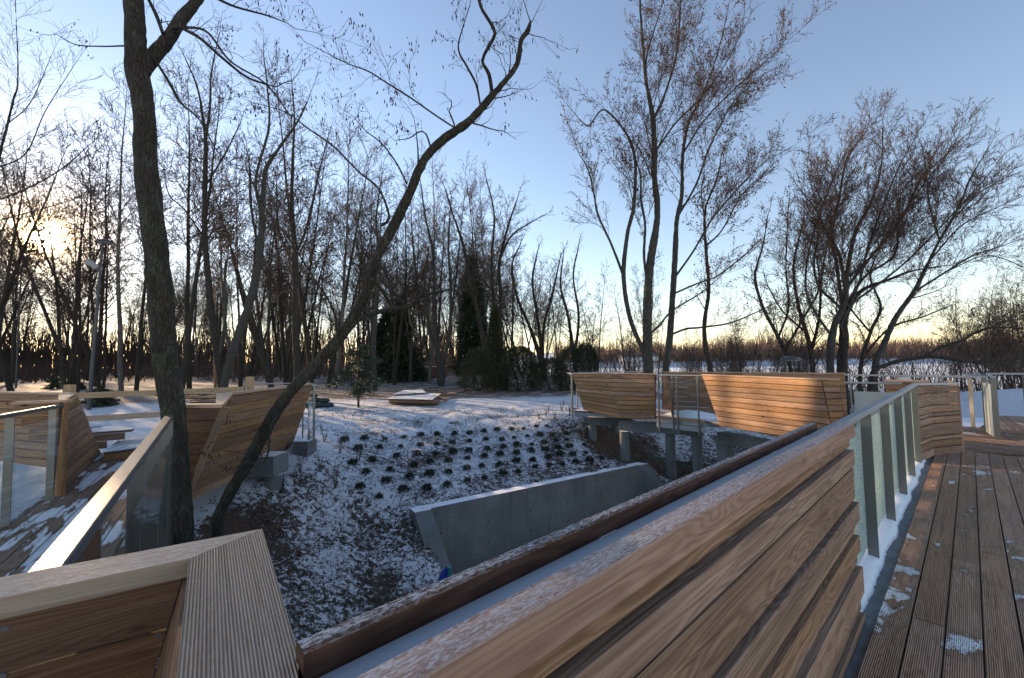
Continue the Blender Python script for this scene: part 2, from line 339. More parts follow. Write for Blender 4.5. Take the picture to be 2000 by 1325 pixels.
t = NT('ground_ivy'); M['ivy'] = t.fin(t.mix(t.noise(t.geo(), 9, 3), (.008, .02, .012), (.03, .055, .025)), .6)
t = NT('brick'); bt = t.n('ShaderNodeTexBrick'); t.lk(t.geo((1, 1, 1)), bt.inputs[0]); bt.inputs['Scale'].default_value = 1.6
for i, c in ((1, (.16, .05, .04, 1)), (2, (.11, .04, .032, 1)), (3, (.14, .12, .11, 1))): bt.inputs[i].default_value = c
M['brick'] = t.fin(bt.outputs[0], .85)
def plain(name, c, r=.6, var=.25, **k):
    t = NT(name); return t.fin(t.mix(t.noise(t.geo(), 8, 3), tuple(x*(1-var) for x in c), c), r, **k)
M['white'] = plain('white_render', (.70, .69, .66)); M['roof'] = plain('grey_roof', (.16, .15, .15)); M['pane'] = plain('dark_pane', (.05, .06, .08), .2)
M['blue'] = plain('blue_plastic', (.008, .035, .30), .35, .15); M['teal'] = plain('teal_plastic', (.03, .22, .24), .4)
M['tarp'] = plain('dark_green_plastic', (.015, .03, .026), .45); M['lens'] = plain('lamp_glass', (.32, .32, .31), .3)
M['screw'] = plain('zinc', (.6, .6, .58), .35, Metallic=.9)

# ------------------------------------------------------------------ terrain
def sstep(x, a, b): t = np.clip((x-a)/(b-a), 0, 1); return t*t*(3-2*t)
def zfar(x, y):
    ysh = 36 + np.maximum(0, 11-x)*6.0
    lake = sstep(y, ysh-13, ysh+1)
    far = sstep(y, 238+0*x, 262+.12*np.abs(x-80)) * 1.
    z = -.3 - 3.6*lake
    hill = 3.9*sstep(y, 240, 262) + 11*sstep(y, 262, 420)*(.55+.45*np.sin(x*.012+.4))
    return np.where(lake > .5, z+hill, z)
WA = P(800, 993, -1.4); WB = P(1245, 903, -1.4)
wdir = nrm((WB-WA)*(1, 1, 0)); wper = np.array((wdir[1], -wdir[0], 0))
CP = [(-14, 8, -.2), (-10, 3, -.3), (-9, 9, -.35), (-8, 5, -.7), (-7, 2, -.8), (-9, 13, -.3), (-6.5, 13, -.32), (-4.6, 9.9, -.42), (-4.7, 8.6, -.8), (-4.2, 6.8, -1.4), (-5.6, 6.5, -1.2), (-6, 4.5, -1.2),
      (-3.2, 5.0, -1.75), (-1.5, 4.3, -2.35), (0, 3, -2.5), (0, 6, -2.45), (-2.4, 6.7, -2.1), (-3.2, 8.6, -1.5), (-4.0, 3, -1.8), (-3, 0, -2), (2, 0, -2.4), (3, 3, -2.6), (5, 6, -2.6),
      (WA[0], WA[1]+.1, -1.52), (WB[0], WB[1]+.1, -1.55), ((WA[0]+WB[0])/2, (WA[1]+WB[1])/2+.15, -1.5), (-3.8, 11.5, -.8), (-2.5, 13, -.78), (0, 13.2, -.92), (2, 13.8, -.8),
      (-4, 14.5, -.45), (-1.5, 15.8, -.42), (1, 16.3, -.42), (2.2, 14.8, -.42), (3.4, 13.3, -1.5), (4.7, 12.6, -1.95), (5.3, 11.8, -1.75), (6.5, 15.3, -1.1), (8.5, 17, -1.0), (4, 17, -.45),
      (7, 10, -2.2), (8, 7, -2.4), (11, 5, -2.4), (11, 10, -2.2), (13, 14, -2.0), (12, 20, -2.2), (9, 3, -2.4), (6, 0, -2.4), (14, 0, -2.3), (17, 8, -2.4), (17, 16, -2.5), (20, 22, -2.8),
      (-3, 18, -.3), (3, 19.5, -.3), (8, 21, -.6), (-8, 17, -.3)]
CPa = np.array(CP, float)
ring = [(-20, 0, 0), (-20, 10, 0), (-20, 22, 0), (-10, 24, 0), (0, 25, 0), (8, 27, 0), (15, 30, 0), (26, 26, 0), (30, 12, 0), (30, 0, 0), (-20, -8, 0), (0, -8, 0), (20, -8, 0)]
rx = np.array([(a, b) for a, b, c in CP]+[(a, b) for a, b, c in ring], float)
rv = np.concatenate([CPa[:, 2]-zfar(CPa[:, 0], CPa[:, 1]), np.zeros(len(ring))])
def kern(r): return np.sqrt(r*r+.6)
_K = kern(np.linalg.norm(rx[:, None]-rx[None], axis=2))+np.eye(len(rx))*.02
_w = np.linalg.solve(_K, rv)
def pit(x, y):
    s_ = (x-WA[0])*wdir[0]+(y-WA[1])*wdir[1]; t_ = (x-WA[0])*wper[0]+(y-WA[1])*wper[1]
    L = np.linalg.norm((WB-WA)[:2])
    return (s_ > .12) & (s_ < L-.12+np.maximum(t_, 0)*.25) & (t_ > .12) & (t_ < 3.4)
def height(x, y):
    x = np.atleast_1d(np.asarray(x, float)); y = np.atleast_1d(np.asarray(y, float)); z = zfar(x, y)
    m = (x > -20) & (x < 30) & (y > -8) & (y < 30)
    if m.any():
        q = np.stack([x[m], y[m]], 1); add = np.zeros(len(q))
        for i in range(0, len(q), 20000):
            add[i:i+20000] = kern(np.linalg.norm(q[i:i+20000, None]-rx[None], axis=2))@_w
        e = np.minimum(np.minimum(q[:, 0]+20, 30-q[:, 0]), np.minimum(q[:, 1]+8, 30-q[:, 1])); z[m] += add*sstep(e, 0, 4)
    z = np.where(pit(x, y), np.minimum(z, -3.4), z)
    return z
def hz(x, y): return float(height(x, y)[0])
def hit(px, py, t0=2.5):
    d = ray(px, py); ts = np.concatenate([np.arange(t0, 30, .05), np.arange(30, 240, .5)]); q = ORG[None]+d[None]*ts[:, None]
    b = q[:, 2] < height(q[:, 0], q[:, 1]); i = int(np.argmax(b)) if b.any() else len(ts)-1
    return np.array((q[i, 0], q[i, 1], hz(q[i, 0], q[i, 1])))

xs = np.concatenate([-np.geomspace(18, 900, 46)[::-1], np.arange(-16, 14, .11), np.geomspace(14.2, 900, 60)])
ys = np.concatenate([np.linspace(-30, 1, 12), np.arange(1.2, 20, .11), np.geomspace(20.2, 1500, 120)])
GX, GY = np.meshgrid(xs, ys); GZ = height(GX.ravel(), GY.ravel()).reshape(GX.shape)
nv = np.array([noise.fractal(Vector((a*1.3, b*1.3, 0)), 1., 2., 5) for a, b in zip(GX.ravel(), GY.ravel())]).reshape(GX.shape)
nr = ((GX > -16) & (GX < 14) & (GY > 1) & (GY < 20))
GZ = GZ + nv*np.where(nr, .055, .03)
V = np.stack([GX.ravel(), GY.ravel(), GZ.ravel()], 1); ny, nx = GX.shape
idx = np.arange(nx*ny).reshape(ny, nx); Q = np.stack([idx[:-1, :-1].ravel(), idx[:-1, 1:].ravel(), idx[1:, 1:].ravel(), idx[1:, :-1].ravel()], 1)
X, Y_, Z_ = V[:, 0], V[:, 1], V[:, 2]
# how much snow lies there, how green and how leaf-strewn the ground is
snowc = np.full(len(V), .62)
slope = sstep(Z_, -2.3, -.5); snowc = np.where(nr.ravel(), .515+.035*slope, snowc)
plate = sstep(Y_, 13.5, 16)*(Y_ < 21)*(X < 5); snowc = snowc+.02*plate
wood_floor = sstep(Y_, 20.5, 24)*(X < 9)*(Y_ < 240); snowc = snowc*(1-wood_floor)+.475*wood_floor
near_l = sstep(-X, 4.5, 6)*(Y_ > 5)*(Y_ < 21); snowc = snowc+.10*near_l*(1-plate)
under = np.exp(-(((X-3.3)/1.0)**2+((Y_-14.1)/1.0)**2))+np.exp(-(((X-5.0)/1.2)**2+((Y_-12.9)/.8)**2))+.5*np.exp(-(((X+4.7)/.9)**2+((Y_-6.9)/1.5)**2))  # last term: shade below the left balcony put in as bare brown ground
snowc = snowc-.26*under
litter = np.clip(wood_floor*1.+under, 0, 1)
greenp = np.clip(np.where(Z_ < -1.5, .75, .2)*nr.ravel()+sstep(Y_, 26, 30)*(Y_ < 46)*(X < -2)*(X > -24)*1.0, 0, 1)
def mat_ground():
    t = NT('snowy_ground'); g = t.geo()
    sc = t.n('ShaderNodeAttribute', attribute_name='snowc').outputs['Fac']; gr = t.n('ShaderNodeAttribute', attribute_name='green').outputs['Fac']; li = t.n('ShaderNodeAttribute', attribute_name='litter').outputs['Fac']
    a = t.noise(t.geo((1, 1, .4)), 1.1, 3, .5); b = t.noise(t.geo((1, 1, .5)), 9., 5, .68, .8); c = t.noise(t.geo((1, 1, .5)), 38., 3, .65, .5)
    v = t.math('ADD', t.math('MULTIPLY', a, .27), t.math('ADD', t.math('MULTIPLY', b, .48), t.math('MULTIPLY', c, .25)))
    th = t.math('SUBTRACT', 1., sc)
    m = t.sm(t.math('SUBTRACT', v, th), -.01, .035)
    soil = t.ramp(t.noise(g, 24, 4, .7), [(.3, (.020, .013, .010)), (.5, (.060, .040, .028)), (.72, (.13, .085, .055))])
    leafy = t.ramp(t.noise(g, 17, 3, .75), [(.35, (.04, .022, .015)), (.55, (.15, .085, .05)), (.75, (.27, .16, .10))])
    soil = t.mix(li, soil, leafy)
    grass = t.ramp(t.noise(g, 30, 3, .7), [(.3, (.010, .020, .012)), (.7, (.055, .075, .032))])
    soil = t.mix(t.math('MULTIPLY', gr, t.sm(t.noise(g, 1.7, 3), .42, .56)), soil, grass)
    col = t.mix(m, soil, t.ramp(b, [(.3, (.52, .54, .585)), (.7, (.64, .66, .70))]))
    h = t.math('ADD', t.math('MULTIPLY', m, .7), t.math('MULTIPLY', c, .6))
    return t.fin(col, .8, t.bump(h, .035, .75))
M['ground'] = mat_ground()
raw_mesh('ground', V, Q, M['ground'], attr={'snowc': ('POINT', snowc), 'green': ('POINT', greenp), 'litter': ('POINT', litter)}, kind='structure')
t = NT('frozen_lake'); g = t.geo((.02, .2, 1)); a = t.noise(g, 1.2, 5, .6); b = t.noise(t.geo((.06, .5, 1)), 1., 4, .6)
M['lake'] = t.fin(t.mix(t.sm(b, .5, .66, 0, .8), t.ramp(a, [(.3, (.78, .80, .84)), (.7, (.88, .88, .9))]), (.50, .56, .62)), .55, t.bump(b, .05, .5))
LV = [(4, 24, -3), (900, 24, -3), (900, 262, -3), (4, 262, -3)]
raw_mesh('lake', LV, [(0, 1, 2, 3)], M['lake'], smooth=False, kind='structure')

# ------------------------------------------------------------------ directions of the boardwalk
u = nrm(ray(1895, 692.8)*(1, 1, 0)); n = np.array([u[1], -u[0], 0])      # near deck: along, and to the right
v = nrm(ray(413, 715.6)*(1, 1, 0)); w = np.array([-v[1], v[0], 0])       # left deck: away, and to its left
ZZ = np.array((0, 0, 1.))
def UN(a, b, z): return u*a+n*b+ZZ*z
def clip_half(poly, nx_, c):
    out = []
    for i in range(len(poly)):
        p, q = poly[i], poly[(i+1) % len(poly)]; dp, dq = np.dot(p, nx_)-c, np.dot(q, nx_)-c
        if dp >= 0: out.append(p)
        if dp*dq < 0: out.append(p+(q-p)*dp/(dp-dq))
    return out
def deck(mb, poly, d, wid=.145, gap=.007, z=0., th=.03, joints=3.6, off=0., zf=None):
    poly = [np.array(p[:2], float) for p in poly]; d = nrm(np.array(d[:2], float)); e = np.array((-d[1], d[0]))
    lo = min(np.dot(p, e) for p in poly); hi = max(np.dot(p, e) for p in poly); k = math.floor((lo-off)/wid)
    while off+k*wid < hi:
        s0 = off+k*wid+gap/2; s1 = s0+wid-gap; q = clip_half(clip_half(poly, e, s0), -e, -s1); k += 1
        if len(q) < 3: continue
        a0 = min(np.dot(p, d) for p in q); a1 = max(np.dot(p, d) for p in q); j = a0-joints*mb.rng.random()
        while j < a1:
            r = clip_half(clip_half(q, d, j+.002), -d, -(j+joints-.002)); j += joints
            if len(r) >= 3: mb.slab(r, z+mb.rng.uniform(-.0015, .0015), z-th, d)

# ================================================================== NEAR DECK (right)
md = thing('boardwalk', 'near right boardwalk of brown ribbed deck boards with patches of snow', 'boardwalk', (3, 3, 0))
o_ = (3, 3, 0)
mb = MB(o_, 3)
Uend = float(u@P(1882, 882, 0))
pl = [UN(-1.2, -.47, 0), UN(Uend, -.47, 0), UN(Uend, 4.6, 0), UN(-1.2, 4.6, 0)]
deck(mb, pl, u, .147, .009, 0, .035, 4.2, off=.47*1.0)
mb.build('deck_boards', M['deck'], md)
# the platform beyond, its boards run across
pf = [UN(Uend+.01, -.2, 0), UN(Uend+.01, 4.6, 0), UN(Uend+7.5, 6.0, 0), P(1960, 818, 0), P(1938, 837, 0), P(1905, 834, 0), P(1800, 800, 0)]
A_, B_, C_ = P(1882, 882, 0), P(2060, 888, 0), P(2060, 850, 0)
D_, E_ = P(1940, 838, 0), P(1860, 831, 0)
mb = MB(o_, 5); q = [A_, B_, C_, D_, E_]
deck(mb, q, nrm(C_-D_), .075, .012, 0, .03, 3.0)
mb.build('cross_boards', M['deck'], md)
mb = MB(o_, 6); deck(mb, [P(1945, 812, 0)+(0, .0, 0), D_+(0.03, .03, 0), C_+(.03, .03, 0), P(2060, 815, 0)], nrm(P(2000, 850, 0)-P(1956, 815, 0)), .16, .01, 0, .03, 3.)
mb.build('far_boards', M['deck'], md)
mb = MB(o_, 7); mb.slab([UN(-1.2, -.70, 0), UN(Uend+.3, -.70, 0), UN(Uend+.3, -.475, 0), UN(-1.2, -.475, 0)], -.035, -.25)
mb.build('edge_kerb', M['gutter'], md)
mb = MB(o_, 8); mb.slab([UN(-1.2, -.62, 0), UN(Uend, -.62, 0), UN(Uend, 4.4, 0), UN(-1.2, 4.4, 0)], -.26, -.5); mb.slab([A_+(-.3, .2, 0), B_, C_+(0, 3, 0), P(1945, 812, 0)], -.06, -.45)
mb.build('slab', M['conc'], md)
mb = MB(o_, 9); mb.slab([UN(-1.25, 4.4, 0), UN(-6, 4.4, 0), UN(-6, -3.5, 0), np.array((-2.6, -1.5, 0)), np.array((-1.3, .35, 0)), np.array((-.75, .15, 0)), UN(-1.25, -.45, 0)], -.04, -.4)
mb.build('landing', M['deck'], md)
# snow lying along the kerb, an uneven edge
rg = random.Random(4); SV = []; SQ = []
us = np.arange(3.3, Uend-.1, .03)
for i, a in enumerate(us):
    e = -.545+.035*noise.noise(Vector((a*2.2, 0, 0)))+.012*noise.noise(Vector((a*17, 3, 0)))
    for j, (b, z) in enumerate(((-.69, -.034), (-.69, -.016), (-.64, .004), (-.60, .002), (e-.012, -.008), (e, -.034))): SV.append(UN(a, b, z+(.006*noise.noise(Vector((a*9, b*9, 1))) if 0 < j < 5 else 0)))
for i in range(len(us)-1):
    for j in range(5): k = i*6+j; SQ.append((k, k+1, k+7, k+6))
raw_mesh('snow_strip', SV, SQ, M['snow'], kind='stuff', label='strip of fresh snow on the kerb below the near glass railing', cat='snow')

# ------------------------------------------------------------------ near parapet: boards of uneven width, some set back
pp = thing('plank_parapet', 'plank clad parapet with frosted top plank crossing the foreground on the right', 'parapet', UN(1.5, -.54, 0))
o_ = UN(1.5, -.54, 0)
UE = 3.36
def row(z1, z0, off, ext=0., sd=1):
    mb = MB(o_, sd); d = .05
    mb.board(UN(-.75, -.508-off-d, z0), UN(UE+ext, -.508-off-d, z0), n, ZZ, d, z1-z0, .003); return mb
mb = MB(o_, 11); mb.board(UN(-.75, -.572, 1.105), UN(UE, -.572, 1.105), n, ZZ, .064, .085, .004, rnd=.5); mb.build('top_plank', M['near_top'], pp)
mb = MB(o_, 13)
rows = [(1.083, 1.040, .030, .005), (1.020, .925, .012, .01), (.905, .722, .020, .012), (.700, .592, .004, .02), (.570, .517, .030, .016), (.497, .407, .010, .024), (.384, .330, .028, .02), (.309, .152, .004, .03), (.129, .050, .024, .03), (.028, -.16, .008, .04)]
for k, (a, b, off, ext) in enumerate(rows):
    mb.board(UN(-.75, -.508-off-.045, b), UN(UE+ext, -.508-off-.045, b), n, ZZ, .045, a-b, .003)
mb.build('side_boards', M['near'], pp)
for a in (-.4, .5, 1.4, 2.3, 3.2): mb = MB(o_, 14); mb.board(UN(a, -.584, -.2), UN(a+.05, -.584, -.2), n, ZZ, .006, 1.29); mb.build('batten', M['beam'], pp)
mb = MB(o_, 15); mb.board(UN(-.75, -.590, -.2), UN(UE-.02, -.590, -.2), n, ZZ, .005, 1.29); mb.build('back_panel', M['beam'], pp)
# outer timber beam on brackets
ob_ = thing('timber_handrail_beam', 'dark frosted timber beam bolted outside the steel handrail in the foreground', 'timber beam', UN(1.2, -.67, 1.1))
o_ = UN(1.2, -.67, 1.1)
ub0 = float(u@P(590, 1268, 1.2)); ub1 = float(u@P(1590, 826, 1.2))
mb = MB(o_, 21); mb.board(UN(ub0, -.688, 1.105), UN(ub1, -.688, 1.105), n, ZZ, .034, .095, .005, rnd=.4); mb.build('beam', M['beam'], ob_)
for a in (.9, 2.25, ub1-.35):
    mb = MB(o_, 22); mb.board(UN(a, -.654, 1.115), UN(a+.06, -.654, 1.115), n, ZZ, .019, .03); mb.build('bracket', M['galv'], ob_)
    mb = MB(o_, 23); mb.board(UN(a-.005, -.654, 1.146), UN(a+.065, -.654, 1.146), n, ZZ, .019, .012, .003); mb.build('snow_cap', M['snow'], ob_)

# ------------------------------------------------------------------ railings
def railing(name, label, cat, path, posts, top=1.17, hw=.06, hh=.04, zb=-.1, pw=.07, pt=.012, glass=None, gz=(.03, 1.03), goff=-.03, mat='galv', group=None, gmat='glass_clear', capends=()):
    """path: plan points of the rail; posts: (segment, distance) ; glass: list of (segment, s0, s1)"""
    path = [np.array((p[0], p[1], 0.)) for p in path]; o_ = tuple((path[0]+path[-1])/2)
    r = thing(name, label, cat, o_, group)
    mb = MB(o_, 31)
    dirs = [nrm(path[i+1]-path[i]) for i in range(len(path)-1)]
    def miter(i):
        if i == 0: d = dirs[0]; return np.array((d[1], -d[0], 0))
        if i == len(path)-1: d = dirs[-1]; return np.array((d[1], -d[0], 0))
        a = np.array((dirs[i-1][1], -dirs[i-1][0], 0)); b = np.array((dirs[i][1], -dirs[i][0], 0)); m = nrm(a+b); return m/max(.3, m@a)
    for i in range(len(path)-1):
        A, B = path[i], path[i+1]; ma, mb_ = miter(i), miter(i+1); c = .004
        sec = [(-hw/2+c, top-hh), (hw/2-c, top-hh), (hw/2, top-hh+c), (hw/2, top-c), (hw/2-c, top), (-hw/2+c, top), (-hw/2, top-c), (-hw/2, top-hh+c)]
        mb.loft([A+ma*s+ZZ*z for s, z in sec], [B+mb_*s+ZZ*z for s, z in sec])
    mb.build('handrail', M[mat], r)
    for (i, s) in posts:
        d = dirs[i]; q = np.array((d[1], -d[0], 0)); p = path[i]+d*s
        mb = MB(o_, 32); mb.board(p-q*pw/2+ZZ*zb-d*pt/2, p-q*pw/2+ZZ*(top-hh-.001)-d*pt/2, q, d, pw, pt, .001); mb.build('post', M['steel'], r)
    for (i, s0, s1) in (glass or []):
        d = dirs[i]; q = np.array((d[1], -d[0], 0)); p = path[i]+q*goff
        mb = MB(o_, 33); mb.board(p+d*s0+ZZ*gz[0], p+d*s1+ZZ*gz[0], q, ZZ, .012, gz[1]-gz[0]); mb.build('glass_panel', M[gmat], r)
    return r
# near steel handrail, runs inside the parapet and on to the far end with glass
pe = float(u@P(1790, 752, 1.17))
us_ = [float(u@P(*q, 0)) for q in ((1700, 1085), (1734, 1014), (1757, 964), (1774, 928.6), (1786.8, 902))]
R0 = UN(-.75, -.605, 0)
def S_(a): return a+.75
gl = []; pr_ = [UE+.02]+us_
for a, b in zip(pr_[:-1], pr_[1:]): gl.append((0, S_(a)+.03, S_(b)-.015))
railing('glass_railing', 'steel handrail with frosted greenish glass panels running away on the right', 'railing', [R0, UN(us_[-1]+.35, -.605, 0), P(1868, 747, 1.17)],
        [(0, S_(a)) for a in us_], top=1.17, glass=gl, gz=(.06, 1.04), goff=-.045, gmat='glass_frost', zb=-.03)
# ------------------------------------------------------------------ small slatted parapet beyond
sp_ = thing('slatted_parapet', 'short kinked parapet of gapped brown slats at the end of the near deck', 'parapet', P(1825, 889, 0))
o_ = P(1825, 889, 0); a0, a1, a2 = P(1798, 901, 0), P(1825, 889, 0), P(1881, 882.5, 0)
hh_ = [(1.09, 1.0), (.985, .80), (.785, .68), (.665, .615), (.60, .505), (.49, .30), (.285, .235), (.22, .125), (.11, -.05)]
mb = MB(o_, 41)
d1 = nrm(a1-a0); d2 = nrm(a2-a1); q1 = np.array((-d1[1], d1[0], 0)); q2 = np.array((-d2[1], d2[0], 0)); qm = nrm(q1+q2)
for z1, z0 in hh_:
    z1 *= 1.0
    th = .13
    mb.loft([a0+ZZ*z0, a0+q1*th+ZZ*z0, a0+q1*th+ZZ*z1, a0+ZZ*z1], [a1+ZZ*z0, a1+qm*th+ZZ*z0, a1+qm*th+ZZ*z1, a1+ZZ*z1])
    mb.loft([a1+ZZ*z0, a1+qm*th+ZZ*z0, a1+qm*th+ZZ*z1, a1+ZZ*z1], [a2+ZZ*z0, a2+q2*.05+ZZ*z0, a2+q2*.05+ZZ*z1, a2+ZZ*z1])
mb.build('slats', M['near'], sp_)
mb = MB(o_, 42); e1 = P(1870, 747, 1.17)
mb.loft([a2+ZZ*-.05, a2+d2*.04-ZZ*.05, a2+d2*.04+q2*.12-ZZ*.05, a2+q2*.12-ZZ*.05], [a2+ZZ*1.13-d2*.02, a2+d2*.02+ZZ*1.13, a2+d2*.02+q2*.12+ZZ*1.17, a2-d2*.02+q2*.12+ZZ*1.17])
mb.build('end_board', M['near'], sp_)
mb = MB(o_, 43)
for f in (.25, .7): q = a1+(a2-a1)*f+q2*.052; mb.board(q-ZZ*.05, q+ZZ*1.08, d2, q2, .07, .04)
mb.build('upright', M['near'], sp_)

# ================================================================== clad walls
def wall(name, label, tops, bots, zt, zb_, nb, root=None, mat='clad', cap=True, capw=.14, capt=.035, th=.03, inner=True, side=1, seed=50, capmat='cap', cat='parapet', trims=()):
    """tops/bots: plan points of the upper and lower edge; boards follow between them"""
    T = [np.array((p[0], p[1], zt)) for p in tops]; B = [np.array((p[0], p[1], zb_[i] if hasattr(zb_, '__len__') else zb_)) for i, p in enumerate(bots)]
    o_ = T[0]*(1, 1, 0)
    r = root or thing(name, label, cat, o_)
    if root is not None: o_ = np.array(root.location)
    mb = MB(o_, seed); rr = random.Random(seed)
    for i in range(len(T)-1):
        T0, T1, B0, B1 = T[i], T[i+1], B[i], B[i+1]
        N = nrm(np.cross(T1-T0, B0-T0))*side
        for k in range(nb):
            g = .013/1.3; f0 = k/nb+g/2; f1 = (k+1)/nb-g/2; c = .004; tt = th+rr.uniform(-.002, .002)
            def sec(Tp, Bp):
                a = Tp+(Bp-Tp)*f0; b = Tp+(Bp-Tp)*f1; dd = nrm(b-a)
                return [a, a+N*(tt-c), a+dd*c+N*tt, b-dd*c+N*tt, b+N*(tt-c), b]
            d_ = nrm(T1-T0)*.0015
            mb.loft(sec(T0+d_, B0+d_), sec(T1-d_, B1-d_))
    mb.build('cladding', M[mat], r)
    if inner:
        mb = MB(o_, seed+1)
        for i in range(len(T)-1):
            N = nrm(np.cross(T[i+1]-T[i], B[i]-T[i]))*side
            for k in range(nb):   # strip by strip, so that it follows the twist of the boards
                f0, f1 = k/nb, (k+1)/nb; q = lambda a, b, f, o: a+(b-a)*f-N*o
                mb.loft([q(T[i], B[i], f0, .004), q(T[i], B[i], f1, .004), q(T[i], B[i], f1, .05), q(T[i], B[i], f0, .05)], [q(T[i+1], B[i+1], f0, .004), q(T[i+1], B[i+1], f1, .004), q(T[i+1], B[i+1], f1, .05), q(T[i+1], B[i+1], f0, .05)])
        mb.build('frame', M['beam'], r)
    if cap:
        mb = MB(o_, seed+2)
        for i in range(len(T)-1):
            N = nrm(np.cross(T[i+1]-T[i], np.array((0, 0, -1.))))*side
            def mm(j):
                out = []
                for a in (j-1, j):
                    if 0 <= a < len(T)-1: out.append(nrm(np.cross(T[a+1]-T[a], np.array((0, 0, -1.))))*side)
                m = nrm(sum(out)); return m/max(.4, m@out[0])
            m0, m1 = mm(i), mm(i+1); e = .04
            mb.loft([T[i]+m0*e+ZZ*.002, T[i]-m0*(capw-e)+ZZ*.002, T[i]-m0*(capw-e)+ZZ*capt, T[i]+m0*e+ZZ*capt], [T[i+1]+m1*e+ZZ*.002, T[i+1]-m1*(capw-e)+ZZ*.002, T[i+1]-m1*(capw-e)+ZZ*capt, T[i+1]+m1*e+ZZ*capt])
        mb.build('top_cap', M[capmat], r)
    return r, T, B

# ------------------------------------------------------------------ near left parapet under the camera
c0 = P(512, 1033, 1.17)
K1 = c0+v*0; lo = thing('corner_parapet', 'wooden corner parapet with ribbed frosted top plank at bottom left', 'parapet', tuple(c0*(1, 1, 0)))
o_ = c0*(1, 1, 0)
ZT = 1.17
wl_ = nrm((P(0, 1128, ZT)-c0)*(1, 1, 0)); dn = nrm((P(580, 1265, ZT)-c0)*(1, 1, 0))
ci = P(370, 1091, ZT); fl = nrm((P(0, 1168, ZT)-ci)*(1, 1, 0)); fd = nrm((P(345, 1325, ZT)-ci)*(1, 1, 0))
def flat(pts, z1, z0): return [np.array((p[0], p[1], z0)) for p in pts], [np.array((p[0], p[1], z1)) for p in pts]
def cap_loft(mb, a, b, c, d, z1, z0, **k):
    """plank between end edge a-b and end edge c-d"""
    f = lambda p, z: np.array((p[0], p[1], z))
    mb.loft([f(a, z0), f(b, z0), f(b, z1), f(a, z1)], [f(c, z0), f(d, z0), f(d, z1), f(c, z1)], **k)
g_ = np.array((.001, .001, 0))
mb = MB(o_, 61); cap_loft(mb, ci+fd*.003, c0+fd*.003, ci+fd*1.25, c0+dn*.60, ZT, ZT-.04, rnd=.3); 
mb.build('ribbed_top_plank', M['cap_rib'], lo)
mb = MB(o_, 62); cap_loft(mb, ci, c0, ci+fl*1.4, c0+wl_*1.4, ZT, ZT-.04, rnd=.6); mb.build('smooth_top_plank', M['cap_flat'], lo)
# inner faces, they lean into the deck towards the foot
ib = ci+np.array((0, 0, -1.2)); cb = P(300, 1325, .85); lean = (cb-ci)*(1, 1, 0)/(ZT-.85)
mb = MB(o_, 63); hb = .142; z = ZT-.045; st_ = fl
for k in range(6):
    z1 = z-k*hb; z0 = z1-hb+.007
    def at(zz, s): return ci+lean*(ZT-zz)*1.0+fl*s+np.array((0, 0, zz-ZT)) + nrm(lean)*0
    off = .004
    N1 = np.array((fl[1], -fl[0], 0)); N1 = N1 if N1@(-c0) > 0 else -N1
    A = [at(z1, 0.003), at(z0, .003), at(z0, .003)-N1*.03, at(z1, .003)-N1*.03]; B = [p+fl*1.5 for p in A]
    A = [p-N1*off for p in A]; B = [p-N1*off for p in B]; mb.loft(A, B)
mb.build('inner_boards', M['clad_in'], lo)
mb = MB(o_, 64)
N2 = np.array((fd[1], -fd[0], 0)); N2 = N2 if N2@wl_ > 0 else -N2
for k in range(6):
    z1 = z-k*.142; z0 = z1-.135
    A = [at(z1, 0.0), at(z0, 0.), at(z0, 0.)-N2*.03, at(z1, 0.)-N2*.03]; B = [p+fd*1.2 for p in A]; mb.loft(A, B)
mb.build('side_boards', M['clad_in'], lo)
for (x, y) in ((10, 1228), (310, 1241), (5, 1320)):
    p = ci+0; 
    # on the inner face: intersect the view ray with the plane of the boards
    nn = nrm(np.cross(fl, lean*1.0+np.array((0, 0, -1.)))); d = ray(x, y); p0 = at(1., .3)-N1*off
    tt = ((p0-ORG)@nn)/(d@nn); p = ORG+d*tt; nn = nn if nn@(-d) > 0 else -nn
    mb = MB(o_, 65); mb.cyl(p-nn*.002, p+nn*.0015, .0075, .0065, 12); mb.cyl(p+nn*.0012, p+nn*.0019, .0028, .0028, 6); mb.build('screw', M['screw'], lo)
mb = MB(o_, 66); cap_loft(mb, c0-N2*0+fd*.01-(c0-ci)*.12, c0+fd*.01-(c0-ci)*.02, c0+dn*.58-(c0-ci)*.12, c0+dn*.58-(c0-ci)*.02, ZT-.045, -.3); mb.build('outer_face', M['clad_in'], lo)

# ================================================================== LEFT WALKWAY
r0 = P(125, 1103, 1.15); r1 = P(338, 811, 1.15)
vl = nrm((r1-r0)*(1, 1, 0)); ql = np.array((vl[1], -vl[0], 0))   # ql points right of travel (towards the ravine)
ra = r0-vl*.05-ql*.03; rb = r1-ql*.03; LL = float((rb-ra)@vl)
gls = []; k = 0.; posts = []
for s0, s1 in ((.02, LL*.30), (LL*.31, LL*.53), (LL*.54, LL*.74), (LL*.75, LL*.97)): gls.append((0, s0, s1))
for f in (.12, .42, .64, .86, .985): posts.append((0, LL*f))
railing('glass_railing', 'sunlit steel handrail with clear glass running away at left toward the big trunk', 'railing', [ra, rb], posts, top=1.15, hw=.06, hh=.04, glass=gls, gz=(.0, 1.03), goff=.05, mat='steel', zb=-.1)
